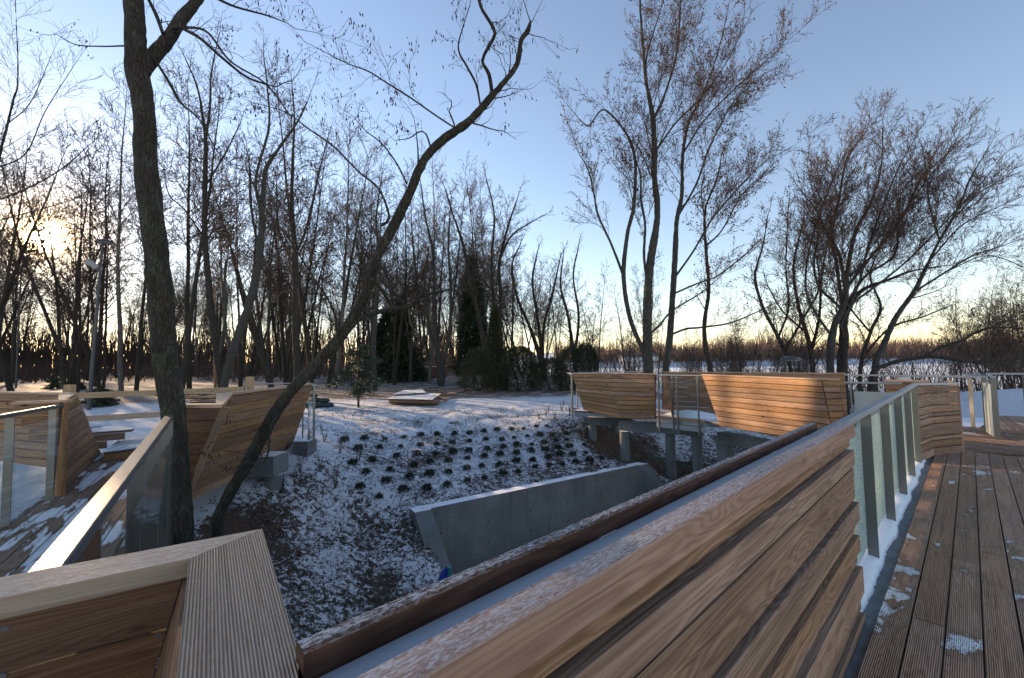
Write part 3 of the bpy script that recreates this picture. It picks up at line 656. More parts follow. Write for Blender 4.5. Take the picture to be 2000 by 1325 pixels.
# deck
lw = thing('boardwalk', 'left boardwalk of brown boards under streaks of snow beside the big trunk', 'boardwalk', tuple(P(150, 980, 0)))
o_ = P(150, 980, 0)
eL0 = P(28, 1006, 0); eL1 = P(200, 884, 0); 
qr0 = ra*(1, 1, 0)+ql*.04; qr1 = rb*(1, 1, 0)+ql*.04
mb = MB(o_, 71); pol = [eL0-vl*2.5-ql*.0, eL1, eL1+vl*1.2+ql*.9, qr1+vl*.15, qr0-vl*.6]
deck(mb, pol, nrm(eL1-eL0), .15, .009, 0, .04, 3.1)
mb.build('deck_boards', M['deck_l'], lw)
mb = MB(o_, 72); mb.slab([p+(0, 0, 0) for p in pol], -.06, -.35); mb.build('slab', M['conc'], lw)
# left handrail with glass
lt0 = P(-160, 838, 1.15); lt1 = P(122, 789, 1.15)
dl = nrm((lt1-lt0)*(1, 1, 0)); Lx = float((lt1-lt0)@dl)
def sl_(x, y): p = P(x, y, 1.15); return float((p-lt0)@dl)
railing('glass_railing', 'short steel handrail with clear glass at the far left edge', 'railing', [lt0, lt1], [(0, sl_(34, 806)), (0, sl_(108, 792)), (0, .6)], top=1.15, glass=[(0, .7, sl_(30, 806)), (0, sl_(40, 806), sl_(104, 792))], gz=(.03, 1.0), goff=.04, mat='steel', zb=-.12)
# wooden side wall with wedge shape
ta = P(127, 786, 1.17); tb = P(147, 773, 1.17); ba = P(110, 950, 0.); bb = P(194, 886, 0.)
wall('clad_parapet', 'wedge shaped wooden parapet with sloping edge beside the left walkway', [ta, tb], [ta*(1, 1, 0)+(-.08, .0, 0), bb], 1.17, -.03, 9, cap=False, side=-1, seed=80, mat='clad')
rt = bpy.data.objects['clad_parapet']; o_ = np.array(rt.location)
tl = P(22, 790, 1.17); tf = P(-40, 770, 1.17)
mb = MB(o_, 83); f3 = lambda p, z: np.array((p[0], p[1], z))
cap_loft(mb, ta, ta+nrm(tl-ta)*.16+(0, .12, 0), tb, tb+nrm(tl-ta)*.2, 1.20, 1.17); mb.build('top_cap', M['cap'], rt)
mb = MB(o_, 84); cap_loft(mb, ta, ta+(-.02, .12, 0), tl, tl+(-.02, .12, 0), 1.198, 1.165); mb.build('side_cap', M['cap'], rt)
mb = MB(o_, 85)
for k in range(3): z1 = 1.16-k*.15; mb.loft([f3(ta+(-.05, .03, 0), z1), f3(ta+(-.05, .06, 0), z1), f3(ta+(-.05, .06, 0), z1-.142), f3(ta+(-.05, .03, 0), z1-.142)], [f3(tl+(.1*k, .03, 0), z1), f3(tl+(.1*k, .06, 0), z1), f3(tl+(.1*k, .06, 0), z1-.142), f3(tl+(.1*k, .03, 0), z1-.142)])
mb.build('front_boards', M['clad'], rt)
mb = MB(o_, 86); p_ = ta+(0, -.01, 0); mb.loft([f3(p_, -.05), f3(p_+(-.11, 0, 0), -.05), f3(p_+(-.11, .06, 0), -.05), f3(p_+(0, .06, 0), -.05)], [f3(p_, 1.165), f3(p_+(-.11, 0, 0), 1.165), f3(p_+(-.11, .06, 0), 1.165), f3(p_+(0, .06, 0), 1.165)])
mb.build('corner_post', M['clad'], rt)
# wall seen behind it on the far left
wall('clad_parapet', 'low wooden parapet at the left edge behind the wedge shaped one', [P(-60, 768, 1.17), tb+(-.15, .1, 0)], [P(-60, 768, 1.17), tb+(-.2, .1, 0)], 1.17, 0, 9, seed=90, side=-1)
# bench and low step
bn = thing('bench', 'low wooden corner bench dusted with snow beyond the left walkway', 'bench', tuple(P(215, 870, 0)))
o_ = P(215, 870, 0); b0 = P(180, 845, .42)*(1, 1, 0); b1 = P(258, 839, .42)*(1, 1, 0); bk = P(171, 828, .42)*(1, 1, 0)
b2 = bk+(b1-b0)*.35
mb = MB(o_, 91); deck(mb, [b0, b1, P(262, 836, .42), P(172, 826, .42)], nrm(b1-b0), .12, .01, .42, .04, 9.); mb.build('seat', M['deck_s'], bn)
mb = MB(o_, 92); q_ = nrm(b1-b0); s_ = np.array((q_[1], -q_[0], 0)); s_ = s_ if s_[1] < 0 else -s_
for k in range(3): mb.board(b0-s_*.03+ZZ*(.375-k*.135-.13), b1-s_*.03-q_*(.1+.25*k)+ZZ*(.375-k*.135-.13), s_, ZZ, .03, .128, .003)
mb.build('front_boards', M['clad'], bn)
st = thing('step', 'snow covered wooden step in front of the corner bench', 'step', tuple(P(250, 865, 0)))
o_ = P(250, 865, 0)
mb = MB(o_, 93); deck(mb, [P(203, 884, .16), P(262, 876, .16), P(345, 842, .16), P(258, 836, .16)], nrm(P(345, 842, .16)-P(262, 876, .16)), .145, .009, .16, .04, 9.); mb.build('tread', M['deck_s'], st)
mb = MB(o_, 94); a_, b_ = P(203, 884, .16), P(262, 876, .16); mb.loft([f3(a_, 0.001), f3(a_, .118), f3(a_+(0, .04, 0), .118), f3(a_+(0, .04, 0), 0.001)], [f3(b_, 0.001), f3(b_, .118), f3(b_+(0, .04, 0), .118), f3(b_+(0, .04, 0), 0.001)]); mb.build('riser', M['clad'], st)

# ------------------------------------------------------------------ left clad structure
tA = P(333, 797, 1.17); tB = P(436, 796, 1.17); tC = P(450, 772, 1.17); tD = P(609, 752, 1.17)
bB = P(372, 962, -.30); bD = P(568, 872, -.32); bA = P(330, 970, -.28)
ls, T, B = wall('clad_balcony', 'leaning larch clad balcony wall behind the slanting tree on the left', [tC, tD], [bB, bD], 1.17, [-.30, -.32], 10, side=-1, seed=100)
o_ = np.array(ls.location)
# short return wall nearer the camera with its own boards
mb = MB(o_, 103); nb = 9
tA3, tB3 = tA.copy(), tB.copy(); bB3 = P(368, 964, -.28); bA3 = P(322, 974, -.28)
for k in range(nb):
    f0 = k/nb+.003; f1 = (k+1)/nb-.003
    q = lambda a, b, f: a+(b-a)*f
    t_ = np.array((0, -.03, 0))
    mb.loft([q(tA3, bA3, f0), q(tA3, bA3, f1), q(tA3, bA3, f1)+t_, q(tA3, bA3, f0)+t_], [q(tB3, bB3, f0), q(tB3, bB3, f1), q(tB3, bB3, f1)+t_, q(tB3, bB3, f0)+t_])
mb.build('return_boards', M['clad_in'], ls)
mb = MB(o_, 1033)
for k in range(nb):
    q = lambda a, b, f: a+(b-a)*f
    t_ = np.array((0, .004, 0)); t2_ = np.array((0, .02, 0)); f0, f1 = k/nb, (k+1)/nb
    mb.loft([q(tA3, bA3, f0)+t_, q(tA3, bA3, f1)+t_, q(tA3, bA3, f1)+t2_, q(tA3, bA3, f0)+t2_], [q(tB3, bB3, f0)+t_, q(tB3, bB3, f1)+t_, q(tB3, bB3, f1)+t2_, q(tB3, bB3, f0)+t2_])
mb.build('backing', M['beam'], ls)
mb = MB(o_, 104)
# slanting trim closing the corner between the two faces, and the infill behind it
a1_, a2_, a3_, a4_ = tB3+(0, -.04, .0), tC+(.03, -.03, 0), bB+(.03, -.03, 0), bB3+(-.03, -.04, 0)
mb.loft([a1_, a4_, a4_+(-.02, .06, 0), a1_+(-.02, .06, 0)], [a1_+(.06, .03, 0), a4_+(.07, .03, 0), a4_+(.05, .09, 0), a1_+(.04, .09, 0)])
mb.build('corner_trim', M['cap'], ls)
mb = MB(o_, 107); mb.loft([a1_+(.03, .05, 0), a4_+(.04, .05, 0), a4_+(.0, .08, 0), a1_+(0, .08, 0)], [tC, bB, bB+(-.03, .03, 0), tC+(-.03, .03, 0)]); mb.build('corner_infill', M['clad'], ls)
mb = MB(o_, 105); cap_loft(mb, tA3+(0, -.06, 0), tA3+(0, .12, 0), tB3+(.03, -.06, 0), tB3+(-.14, .12, 0), 1.205, 1.172)
cap_loft(mb, tB3+(.03, -.05, 0), tB3+(-.17, .13, 0), tC+(.04, 0, 0), tC+(-.22, .02, 0), 1.2047, 1.1723); mb.build('wide_cap', M['cap'], ls)
mb = MB(o_, 106); dd = nrm((bD-bB)*(1, 1, 0)); mb.loft([bB+(.02, -.03, -.01), bB+(.02, -.03, -.13), bB+(-.1, 0, -.13), bB+(-.1, 0, -.01)], [bD+(.02, 0, -.01), bD+(.02, 0, -.10), bD+(-.1, 0, -.10), bD+(-.1, 0, -.01)])
mb.build('bottom_board', M['clad'], ls)
# its deck, concrete beam and column
mb = MB(o_, 108); mb.slab([bB+(-.15, .3, 0), bD+(-.12, -.1, 0), tD+(-1.9, .4, 0), bB+(-2.0, .6, 0)], -.03, -.22); mb.build('deck_slab', M['near'], ls)
fd_ = thing('concrete_support', 'concrete beam on a round stub column under the left clad balcony', 'support', tuple(D(540, 940, 8.3)))
o_ = D(540, 940, 8.3)
Yb = 8.35; g1, g2 = D(500, 905, Yb), D(552, 888, Yb)
zt_ = -.17
mb = MB(o_, 110); gx0 = D(470, 900, Yb)[0]; gx1 = D(534, 900, Yb)[0]
zb2 = D(552, 932, Yb)[2]; mb.slab([np.array((gx0-.8, Yb+.1, 0)), np.array((gx1, Yb, 0)), np.array((gx1+.03, Yb+.5, 0)), np.array((gx0-.8, Yb+.6, 0))], zt_, zb2); mb.build('beam', M['conc'], fd_)
mb = MB(o_, 111); cx = D(536, 940, Yb+.25)[0]; mb.cyl((cx, Yb+.25, zb2-.001), (cx, Yb+.25, -1.7), .17, .17, 24); mb.build('column', M['conc'], fd_, smooth=False)
mb = MB((0, 0, 0), 112)
blk = D(597, 870, 9.75); o_ = blk
mb = MB(o_, 112); mb.slab([blk+(-.25, -.1, 0), blk+(.1, -.12, 0), blk+(.14, .25, 0), blk+(-.25, .25, 0)], -.12, -.75)
ob = mb.build('concrete_block', M['conc'], None, label='snowy concrete block under the far end of the left balcony', cat='concrete block')
# end rail of that balcony
e0 = P(611, 752, 1.17)+(.03, .05, 0); e1 = P(500, 749, 1.13)
railing('glass_railing', 'thin steel rail with glass at the far end of the left balcony', 'railing', [P(606, 752, 1.15)+(.05, .1, 0), P(600, 747.5, 1.15), P(499, 749, 1.15)], [(0, .05), (0, .9), (1, .1), (1, 1.6)], top=1.15, glass=[(0, .1, .85)], zb=-.25, hh=.03, pw=.05)
# timber fence behind
fn = thing('timber_fence', 'pale timber post and rail fence between the left parapets', 'fence', tuple(P(300, 800, 0)))
o_ = P(300, 800, 0)
fa, fb, fc = P(136, 768, 1.0)*(1, 1, 0), P(488, 755, 1.0)*(1, 1, 0), P(20, 769, 1.0)*(1, 1, 0)
for p, h_ in ((fa, 1.2), (fb, 1.28)):
    mb = MB(o_, 120); mb.bar(p+ZZ*-.3, p+ZZ*h_, .17, .15, (0, 1, 0), .006); mb.build('post', M['fence'], fn)
fd2 = nrm(fb-fa); 
for h_, nm in ((.93, 'rail'), (.36, 'rail')):
    mb = MB(o_, 121+int(h_*10)); mb.bar(fa-(0, .11, 0)+ZZ*h_, fb-(0, .11, 0)+ZZ*h_, .05, .14, ch=.004); mb.build(nm, M['fence'], fn)
mb = MB(o_, 126); mb.bar(fa-(0, .11, 0)+ZZ*.95-fd2*.1, fc-(0, .11, 0)+ZZ*.95, .05, .14, ch=.004); mb.build('rail', M['fence'], fn)

# ================================================================== RIGHT FAR STRUCTURE
q1, q2, q3, q4, q5, q6 = P(1118, 731, 1.17), P(1193, 731, 1.17), P(1279, 732, 1.17), P(1373, 733.5, 1.17), P(1606, 743, 1.17), P(1640, 743.5, 1.17)
def low(x, y, z): return P(x, y, z)
cd, T, B = wall('clad_balcony', 'larch clad wall with slanting sun streaks at the left end of the far balcony', [q1, q2, q3], [D(1140, 801, q1[1]-.35), D(1213, 818, q2[1]-.45), D(1280, 818, q3[1]+.0)], 1.17, [D(1140, 801, q1[1]-.35)[2], D(1213, 818, q2[1]-.45)[2], D(1280, 818, q3[1])[2]], 10, side=-1, seed=130, capt=.03)
wb1 = D(1408, 833, q4[1]-.5); wb2 = D(1632, 868, q5[1]-.25); wb3 = D(1652, 866, q6[1]-.1)
cd2, T2, B2 = wall('clad_balcony', 'long sunlit larch clad balcony wall above the near beam', [q4, q5, q6], [wb1, wb2, wb3], 1.17, [wb1[2], wb2[2], wb3[2]], 10, side=-1, seed=140, capt=.03)
# deck slab and steel edge between
rs = thing('boardwalk', 'far raised boardwalk on round concrete columns at right', 'boardwalk', tuple(q4*(1, 1, 0)))
o_ = q4*(1, 1, 0)
k1, k2, k3 = P(1150, 727.5, 1.17), P(1300, 728.5, 1.17), P(1650, 731.5, 1.17)
k4 = P(1930, 736, 1.17)
F_ = [q1, q2, q3, q4, q5, q6]; Fi = [p+nrm(np.array((.5, .7, 0)))*.06 for p in F_]
polyd = [Fi[0], Fi[2], Fi[3], k3+(0, 0, 0), k2, k1]
mb = MB(o_, 150); deck(mb, [Fi[0], Fi[1], Fi[2], Fi[3], k3, k2, k1], nrm(q4-q3), .145, .01, 0., .04, 4.); deck(mb, [Fi[3]+(.01, 0, 0), Fi[4], P(1700, 800, 0), k4, k3], nrm(k4-k3), .145, .01, 0., .04, 4.)
mb.build('deck_boards', M['deck_s'], rs)
mb = MB(o_, 151); mb.slab([p*(1, 1, 0) for p in [Fi[0], Fi[1], Fi[2], Fi[3], k3, k2]], -.05, -.16); mb.build('steel_frame', M['galv'], rs)
mb = MB(o_, 152)
e_a, e_b = q3*(1, 1, 0), q4*(1, 1, 0); de = nrm(e_b-e_a)
mb.board(e_a+ZZ*-.30, e_b+ZZ*-.30, np.array((.6, .75, 0)), ZZ, .05, .13); mb.build('edge_channel', M['galv'], rs)
mb = MB(o_, 153); mb.board(e_a+ZZ*-.055+de*.03, e_b+ZZ*-.055, np.array((.6, .75, 0)), ZZ, .05, .075, .003); mb.build('edge_board', M['clad'], rs)
# low bench frame boxes visible through the opening
for f in (.08, .35, .62, .9):
    mb = MB(o_, 154); p = e_a+(e_b-e_a)*f+np.array((.05, .08, 0)); mb.board(p+ZZ*-.17, p+ZZ*-.055, de, np.array((-de[1], de[0], 0)), .05, .05); mb.build('joist', M['clad'], rs)
SVx = []
# heaped snow on that deck
mbx = MB(o_, 155)
def mound(name, c, a, b, h, ax, label, seed):
    rr = random.Random(seed); V_ = []; Q_ = []; nr_, na = 8, 28
    ax = nrm(ax); ay = np.array((-ax[1], ax[0], 0))
    for i in range(nr_+1):
        f = i/nr_
        for j in range(na):
            t_ = j*2*math.pi/na; k = 1+.22*noise.noise(Vector((math.cos(t_)*1.7, math.sin(t_)*1.7, seed)))
            V_.append(c+ax*a*f*k*math.cos(t_)+ay*b*f*k*math.sin(t_)+ZZ*(h*(1-f*f)*(1+.3*noise.noise(Vector((f*3*math.cos(t_), f*3*math.sin(t_), seed))))))
    for i in range(nr_):
        for j in range(na): Q_.append((i*na+j, i*na+(j+1) % na, (i+1)*na+(j+1) % na, (i+1)*na+j))
    return raw_mesh(name, V_, Q_, M['snow'], kind='stuff', label=label, cat='snow')
mound('snow_heap', (q3+q4)/2*(1, 1, 0)+np.array((.55, .45, .0)), .9, .35, .16, de, 'heap of snow on the far boardwalk behind the thin posts', 5)
# rails over the opening
railing('steel_railing', 'thin steel posts and rail closing the gap between the two far clad walls', 'railing', [q3+(.02, -.02, 0), q4+(.0, -.02, 0)], [(0, .07), (0, .5), (0, .63), (0, 1.22)], top=1.18, zb=-.42, hh=.03, hw=.05, pw=.05, pt=.03, glass=[(0, .1, .48), (0, .65, 1.2)], gmat='glass_clear', goff=.03)
railing('steel_railing', 'thin steel rail at the far left end of the far balcony', 'railing', [q1+(-.02, 0, 0), P(1110, 729.5, 1.17), P(1250, 726.5, 1.17)], [(0, .1), (0, .0), (1, .3), (1, 1.5), (1, 2.6)], top=1.19, zb=-.25, hh=.03, pw=.05, pt=.03)
# back parapet of the walkway
kk = [P(1296, 728.5, 1.17), P(1450, 729.5, 1.17), k3]
wall('clad_parapet', 'sunlit back parapet behind the far balcony below the lake trees', kk, [p*(1, 1, 0)+(-.1, -.15, 0) for p in kk], 1.17, .02, 8, side=-1, seed=160, inner=False)
wall('clad_parapet', 'short angled parapet seen through the gap of the far balcony', [P(1290, 735, 1.14), P(1296, 728.5, 1.17)+(.05, -.1, 0)], [P(1290, 735, 1.14)+(.25, -.1, 0), P(1296, 728.5, 1.17)+(.1, -.4, 0)], 1.14, .02, 8, side=-1, seed=165, cap=False, inner=False)
# concrete columns and cross beams
def support(label, xs_, Yc, topz, r=.15, tw=None, beam=None):
    p = D(xs_[0], 850, Yc[0]); o_ = np.array((p[0], p[1], 0)); r_ = thing('concrete_support', label, 'support', tuple(o_))
    for x, yy in zip(xs_, Yc):
        q = D(x, 860, yy); mb = MB(o_, 170); mb.cyl((q[0], q[1], topz+.001), (q[0], q[1], hz(q[0], q[1])-.3), r, r, 20); mb.build('column', M['conc'], r_)
    if beam:
        a, b = beam; d = nrm((b-a)*(1, 1, 0)); q = np.array((-d[1], d[0], 0)); mb = MB(o_, 171); mb.board(a*(1, 1, 0)+ZZ*topz, b*(1, 1, 0)+ZZ*topz, q, ZZ, .32, .26, .004); mb.build('cross_beam', M['conc'], r_)
    return r_
support('concrete cross beam on three tall round columns below the far balcony', (1220, 1309, 1361), (13.0, 12.7, 12.2), -.55, .14, beam=(D(1208, 830, 13.15), D(1370, 830, 11.9)))
support('stubby concrete pier at the left end below the sun streaked wall', (1158,), (14.0,), -.50, .13, beam=(D(1149, 815, 13.9), D(1235, 815, 13.6)))
support('thick concrete column under the long clad balcony wall', (1415,), (11.4,), -.62, .2, beam=(D(1400, 850, 11.45), D(1540, 850, 9.6)))
support('dark concrete column half hidden behind the slanting bank under the far balcony', (1201,), (15.0,), -.30, .13)
# glass beside the long wall
railing('glass_railing', 'frosted glass railing between the long clad wall and the near handrail', 'railing', [q6+(.05, -.05, 0), P(1762, 745, 1.17)], [(0, .08), (0, 1.0)], top=1.15, glass=[(0, .12, .98)], gz=(.02, .98), gmat='glass_pale', hh=.03, zb=-.1)
railing('steel_railing', 'long thin steel rail crossing in front of the lake at right', 'railing', [k3, k4], [(0, .1), (0, 1.0), (0, 1.9)], top=1.18, zb=-.1, hh=.04)
railing('glass_railing', 'frosted glass railing with steel posts in front of the lake at the right edge', 'railing', [P(1941, 741, 1.13), k4+(.05, .0, 0), P(1929, 729.5, 1.17), P(2080, 729.5, 1.17)], [(0, .05), (0, .9), (2, .55), (2, 2.6)], top=1.18, zb=-.1, hh=.04, pw=.08, glass=[(0, .1, .85), (1, .1, 1.2), (2, .7, 2.5), (2, 2.7, 4.)], gmat='glass_pale')
pA = P(1907, 833, 0); rr_ = railing('steel_post_railing', 'single slanting steel post and rail left of the glass corner at right', 'railing', [pA+(-.15, .05, 0), pA+(.5, .12, 0)], [(0, .15)], top=1.16, zb=-.05, hh=.04, pw=.08)
wall('clad_parapet', 'small wooden parapet half hidden behind the near handrail at right', [P(1728, 745, 1.15), P(1815, 746.5, 1.15)], [P(1745, 745, 1.15)*(1, 1, 0), P(1815, 746, 1.15)*(1, 1, 0)], 1.14, 0, 8, side=-1, seed=180)
bx = thing('white_box', 'small white box on a dark post beside the lake path', 'box', tuple(D(1770, 745, 14)))
o_ = D(1770, 745, 14); mb = MB(o_, 185); a = D(1762, 744, 14); b = D(1778, 737, 14); mb.board((a[0], 14, a[2]), (b[0], 14, a[2]), (0, 1, 0), ZZ, .15, b[2]-a[2], .01); mb.build('housing', M['white'], bx)
mb = MB(o_, 186); mb.bar(((a[0]+b[0])/2, 14.08, hz(a[0], 14)-.1), ((a[0]+b[0])/2, 14.08, a[2]), .06, .06, (0, 1, 0)); mb.build('post', M['lamp'], bx)

# ================================================================== retaining wall
rw = thing('retaining_wall', 'grey board marked concrete retaining wall with snow on its top edge', 'retaining wall', tuple(WA))
o_ = WA
L = float(np.linalg.norm((WB-WA)[:2])); zt = -1.4
def quadpts(p, q, t0, t1, z0, z1a, z1b):
    pass
mb = MB(o_, 190); mb.loft([WA+ZZ*(-2.2), WA+wper*.25-ZZ*2.2, WA+wper*.25, WA], [WB-ZZ*2.2, WB+wper*.25-ZZ*2.2, WB+wper*.25, WB]); mb.build('main_wall', M['conc'], rw)
mb = MB(o_, 1901)
for k_ in range(1, 6): q = WA+wdir*(L*k_/6)+wper*.25; mb.board(q-ZZ*2.2, q-ZZ*.02, wdir, wper, .007, .003)
for z_ in (-.24, -1.25): mb.board(WA+wper*.2505+ZZ*z_+wdir*.26, WB+wper*.2505+ZZ*z_, wper, ZZ, .003, .006)
mb.build('formwork_fins', M['conc'], rw)
for k_ in range(6):
    for z_ in (-.55, -1.0): q = WA+wdir*(L*(k_+.5)/6)+wper*.251+ZZ*z_; mb = MB(o_, 1902); mb.cyl(q, q+wper*.004, .02, .018, 12); mb.build('tie_plug', M['pane'], rw)
def wing(p, d, side, name):
    mb = MB(o_, 191); th = .36; flat_ = .32; Lw = 3.2; sl = .85
    q = wdir*side*th
    pr = [(0, 0), (flat_, 0), (Lw, -(Lw-flat_)*sl), (Lw, -3.0), (0, -3.0)]
    A = [p+d*a+ZZ*b for a, b in pr]; B = [x+q for x in A]
    mb.loft(A, B); mb.build(name, M['conc'], rw)
ww = nrm(wper*1.0-wdir*.0)
wing(WA-wdir*.003+wper*.003+ZZ*.003, ww, 1, 'left_wing')
wing(WB+wdir*.003+wper*.003+ZZ*.003, nrm(wper+wdir*.35), -1, 'right_wing')
pc = thing('pipe_cap', 'blue round plastic cap at the foot of the sloping concrete wing wall', 'pipe cap', tuple(D(869, 1130, 7.2)))
o_ = D(869, 1130, 7.2); c_ = o_.copy(); ax_ = nrm((.9, -.45, .1))
mb = MB(o_, 195); mb.cyl(c_, c_+ax_*.03, .155, .155, 32); mb.build('disc', M['blue'], pc); mb = MB(o_, 196); mb.cyl(c_-ax_*.018, c_-ax_*.001, .17, .17, 32); mb.build('rim', M['galv'], pc)
mb = MB(o_, 197); e_ = D(878, 1117, 7.25); mb.cyl(e_+(0, 0, -.12), e_+(0, 0, .08), .045, .04, 14); mb.build('valve', M['teal'], pc)

# ================================================================== small things on the plateau
def pz(x, y, z): return P(x, y, z)
bp = thing('board_pile', 'pile of snowy boards and panels lying on the snow below the wood', 'board pile', tuple(P(820, 785, -.3)))
o_ = P(820, 785, -.3)
def quad_slab(pts, z1, z0, nm, mat, seed):
    mb = MB(o_, seed); mb.slab([P(x, y, z1) for x, y in pts], z1, z0, (1, 0)); mb.build(nm, M[mat], bp)
quad_slab([(757, 779), (778, 768), (862, 769), (844, 781)], 0.0, -.05, 'panel', 'deck_s', 200)
quad_slab([(759, 783), (780, 772), (868, 772), (852, 785)], -.07, -.12, 'panel', 'oldwood', 201)
quad_slab([(765, 771), (790, 762), (825, 761), (832, 767)], .08, .03, 'panel', 'deck_s', 203)
quad_slab([(760, 785), (782, 774), (866, 774), (856, 787)], -.15, -.22, 'panel', 'oldwood', 202)
rr = random.Random(9)
for k in range(16):
    x = rr.uniform(835, 880); y = rr.uniform(764, 784); z = -.25+rr.random()*.3; a = P(x-18, y+rr.uniform(-2, 2), z); b = P(x+rr.uniform(8, 24), y+rr.uniform(-3, 3), z)
    mb = MB(o_, 210+k); mb.bar(a, b, .12, .04); mb.build('plank', M['oldwood'], bp)
# brown boards behind the left balcony
b2_ = thing('board_pile', 'low stack of reddish brown boards behind the left balcony', 'board pile', tuple(P(400, 790, -.3))); o_ = P(400, 790, -.3)
for k in range(6):
    z = -.25+k*.1; a = P(362+rr.uniform(0, 18), 788, -.2)*(1, 1, 0); b = P(470+rr.uniform(-10, 10), 789, -.2)*(1, 1, 0); mb = MB(o_, 230+k); mb.bar(a+ZZ*z+(0, rr.uniform(-.1, .1), 0), b+ZZ*z, .3, .06); mb.build('plank', M['beam'] if k % 2 else M['near'], b2_)
# dark green plastic sacks
rr = random.Random(3); tp = thing('plastic_sacks', 'heap of dark green plastic sacks beside the left balcony rail', 'sacks', tuple(hit(622, 797))); o_ = hit(622, 797)
for k, (x, y, z, s) in enumerate(((-.35, 0, .12, .3), (.05, -.05, .12, .3), (.4, .0, .11, .28), (-.15, .1, .34, .27), (.2, .12, .31, .25), (-.3, .15, .52, .2))):
    V_ = []; Q_ = []; a_, b_ = 10, 16
    for i in range(a_+1):
        for j in range(b_):
            th = math.pi*i/a_; ph = 2*math.pi*j/b_; dq = np.array((math.sin(th)*math.cos(ph), math.sin(th)*math.sin(ph), math.cos(th))); rr2 = 1+.18*noise.noise(Vector(tuple(dq*2.1+k)))
            V_.append(o_+(x, y, z)+dq*rr2*np.array((s, s*.7, s*.42)))
    for i in range(a_):
        for j in range(b_): Q_.append((i*b_+j, i*b_+(j+1) % b_, (i+1)*b_+(j+1) % b_, (i+1)*b_+j))
    raw_mesh('sack', V_, Q_, M['tarp'], tp, org=o_)
# brick wall deep in the wood
br = thing('brick_wall', 'low red brick wall with white coping deep among the trunks', 'brick wall', tuple(D(800, 742, 52))); o_ = D(800, 742, 52)
a, b = D(733, 742, 52), D(872, 742, 54)
mb = MB(o_, 240); mb.bar((a[0], a[1], .35), (b[0], b[1], .35), .3, 1.5); mb.build('masonry', M['brick'], br); mb = MB(o_, 241); mb.bar((a[0], a[1], 1.14), (b[0], b[1], 1.14), .4, .08); mb.build('coping', M['white'], br)
# street lamps
def lamp(label, x, ytop, ybase, Y, hd, camera=False, lean=0.):
    t_ = D(x, ytop, Y); b_ = np.array((t_[0]-lean, Y, hz(t_[0], Y))); r_ = thing('street_lamp', label, 'street lamp', tuple(b_)); o_ = b_
    mb = MB(o_, 250); mb.cyl(b_-ZZ*.2, t_-ZZ*.1, .085 if hd > .5 else .05, .05 if hd > .5 else .045, 12); mb.build('pole', M['lamp'], r_)
    c = t_+np.array((hd*.28, -.05, 0)); mb = MB(o_, 251); mb.cyl(c-ZZ*.02, c+ZZ*.06, hd*.5, hd*.46, 28); mb.cyl(c+ZZ*.06, c+ZZ*.12, hd*.46, hd*.16, 28); mb.bar(t_-ZZ*.12, c+ZZ*.02, .06, .05); mb.build('lamp_head', M['lamp'], r_)
    mb = MB(o_, 252); mb.cyl(c-ZZ*.035, c-ZZ*.021, hd*.42, hd*.42, 28); mb.build('lens', M['lens'], r_)
    if camera:
        q = t_-ZZ*1.25; mb = MB(o_, 253); mb.cyl(q+(-.10, -.05, .05), q+(-.50, -.15, .32), .10, .14, 14); mb.bar(q, q+(-.15, -.05, .05), .05, .05); mb.build('floodlight', M['lens'], r_)
lamp('tall dark street lamp with flat round head and small floodlight left of the big trunk', 200, 474, 800, 19.5, .66, True, .35)
lamp('distant street lamp with round head below the sun', 42, 523, 745, 44, .7)
lamp('dark disc street lamp head rising just above the far balcony at right', 1533, 703, 727, 13.5, .55)
wp = thing('wooden_pole', 'weathered wooden pole with metal bands in front of the twin stemmed tree', 'pole', tuple(hit(421, 770))); o_ = hit(421, 770)
tp_ = D(418, 556, o_[1]); mb = MB(o_, 260); mb.cyl(o_-ZZ*.2, tp_, .10, .075, 14); mb.build('shaft', M['oldwood'], wp); q = D(419, 581, o_[1])
for dz in (0, .1): mb = MB(o_, 261); mb.cyl(q+ZZ*dz, q+ZZ*(dz+.035), .095, .095, 14); mb.build('metal_band', M['galv'], wp)
# houses across the lake
def house(label, x0, x1, Yh, h_, seed, rows=2):
    a, b = D(x0, 712, Yh), D(x1, 712, Yh); g0 = -1.6; o_ = np.array((a[0], Yh, g0)); r_ = thing('house', label, 'house', tuple(o_))
    mb = MB(o_, seed); mb.slab([np.array((a[0], Yh, 0)), np.array((b[0], Yh, 0)), np.array((b[0], Yh+9, 0)), np.array((a[0], Yh+9, 0))], g0+h_, g0-2); mb.build('wall', M['white'], r_)
    mb = MB(o_, seed+1); w_ = b[0]-a[0]; mb.loft([(a[0]-.4, Yh-.5, g0+h_+.02), (a[0]-.4, Yh+9.5, g0+h_+.02), (a[0]-.4, Yh+4.5, g0+h_+2.4)], [(b[0]+.4, Yh-.5, g0+h_+.02), (b[0]+.4, Yh+9.5, g0+h_+.02), (b[0]+.4, Yh+4.5, g0+h_+2.4)]); mb.build('roof', M['roof'], r_)
    nx_ = max(3, int(w_/2.6))
    for i in range(nx_):
        for j in range(rows):
            x = a[0]+(i+.5)*w_/nx_; z = g0+1.+j*2.7; mb = MB(o_, seed+2); mb.slab([np.array((x-.5, Yh-.06, 0)), np.array((x+.5, Yh-.06, 0)), np.array((x+.5, Yh+.02, 0)), np.array((x-.5, Yh+.02, 0))], z+1.4, z); mb.build('window', M['pane'], r_)
house('long white house on the far lake shore left of the tall stems', 1216, 1254, 246, 4.6, 270, 1)
house('small white house on the far lake shore between the tall stems', 1273, 1286, 246, 5., 280, 1)

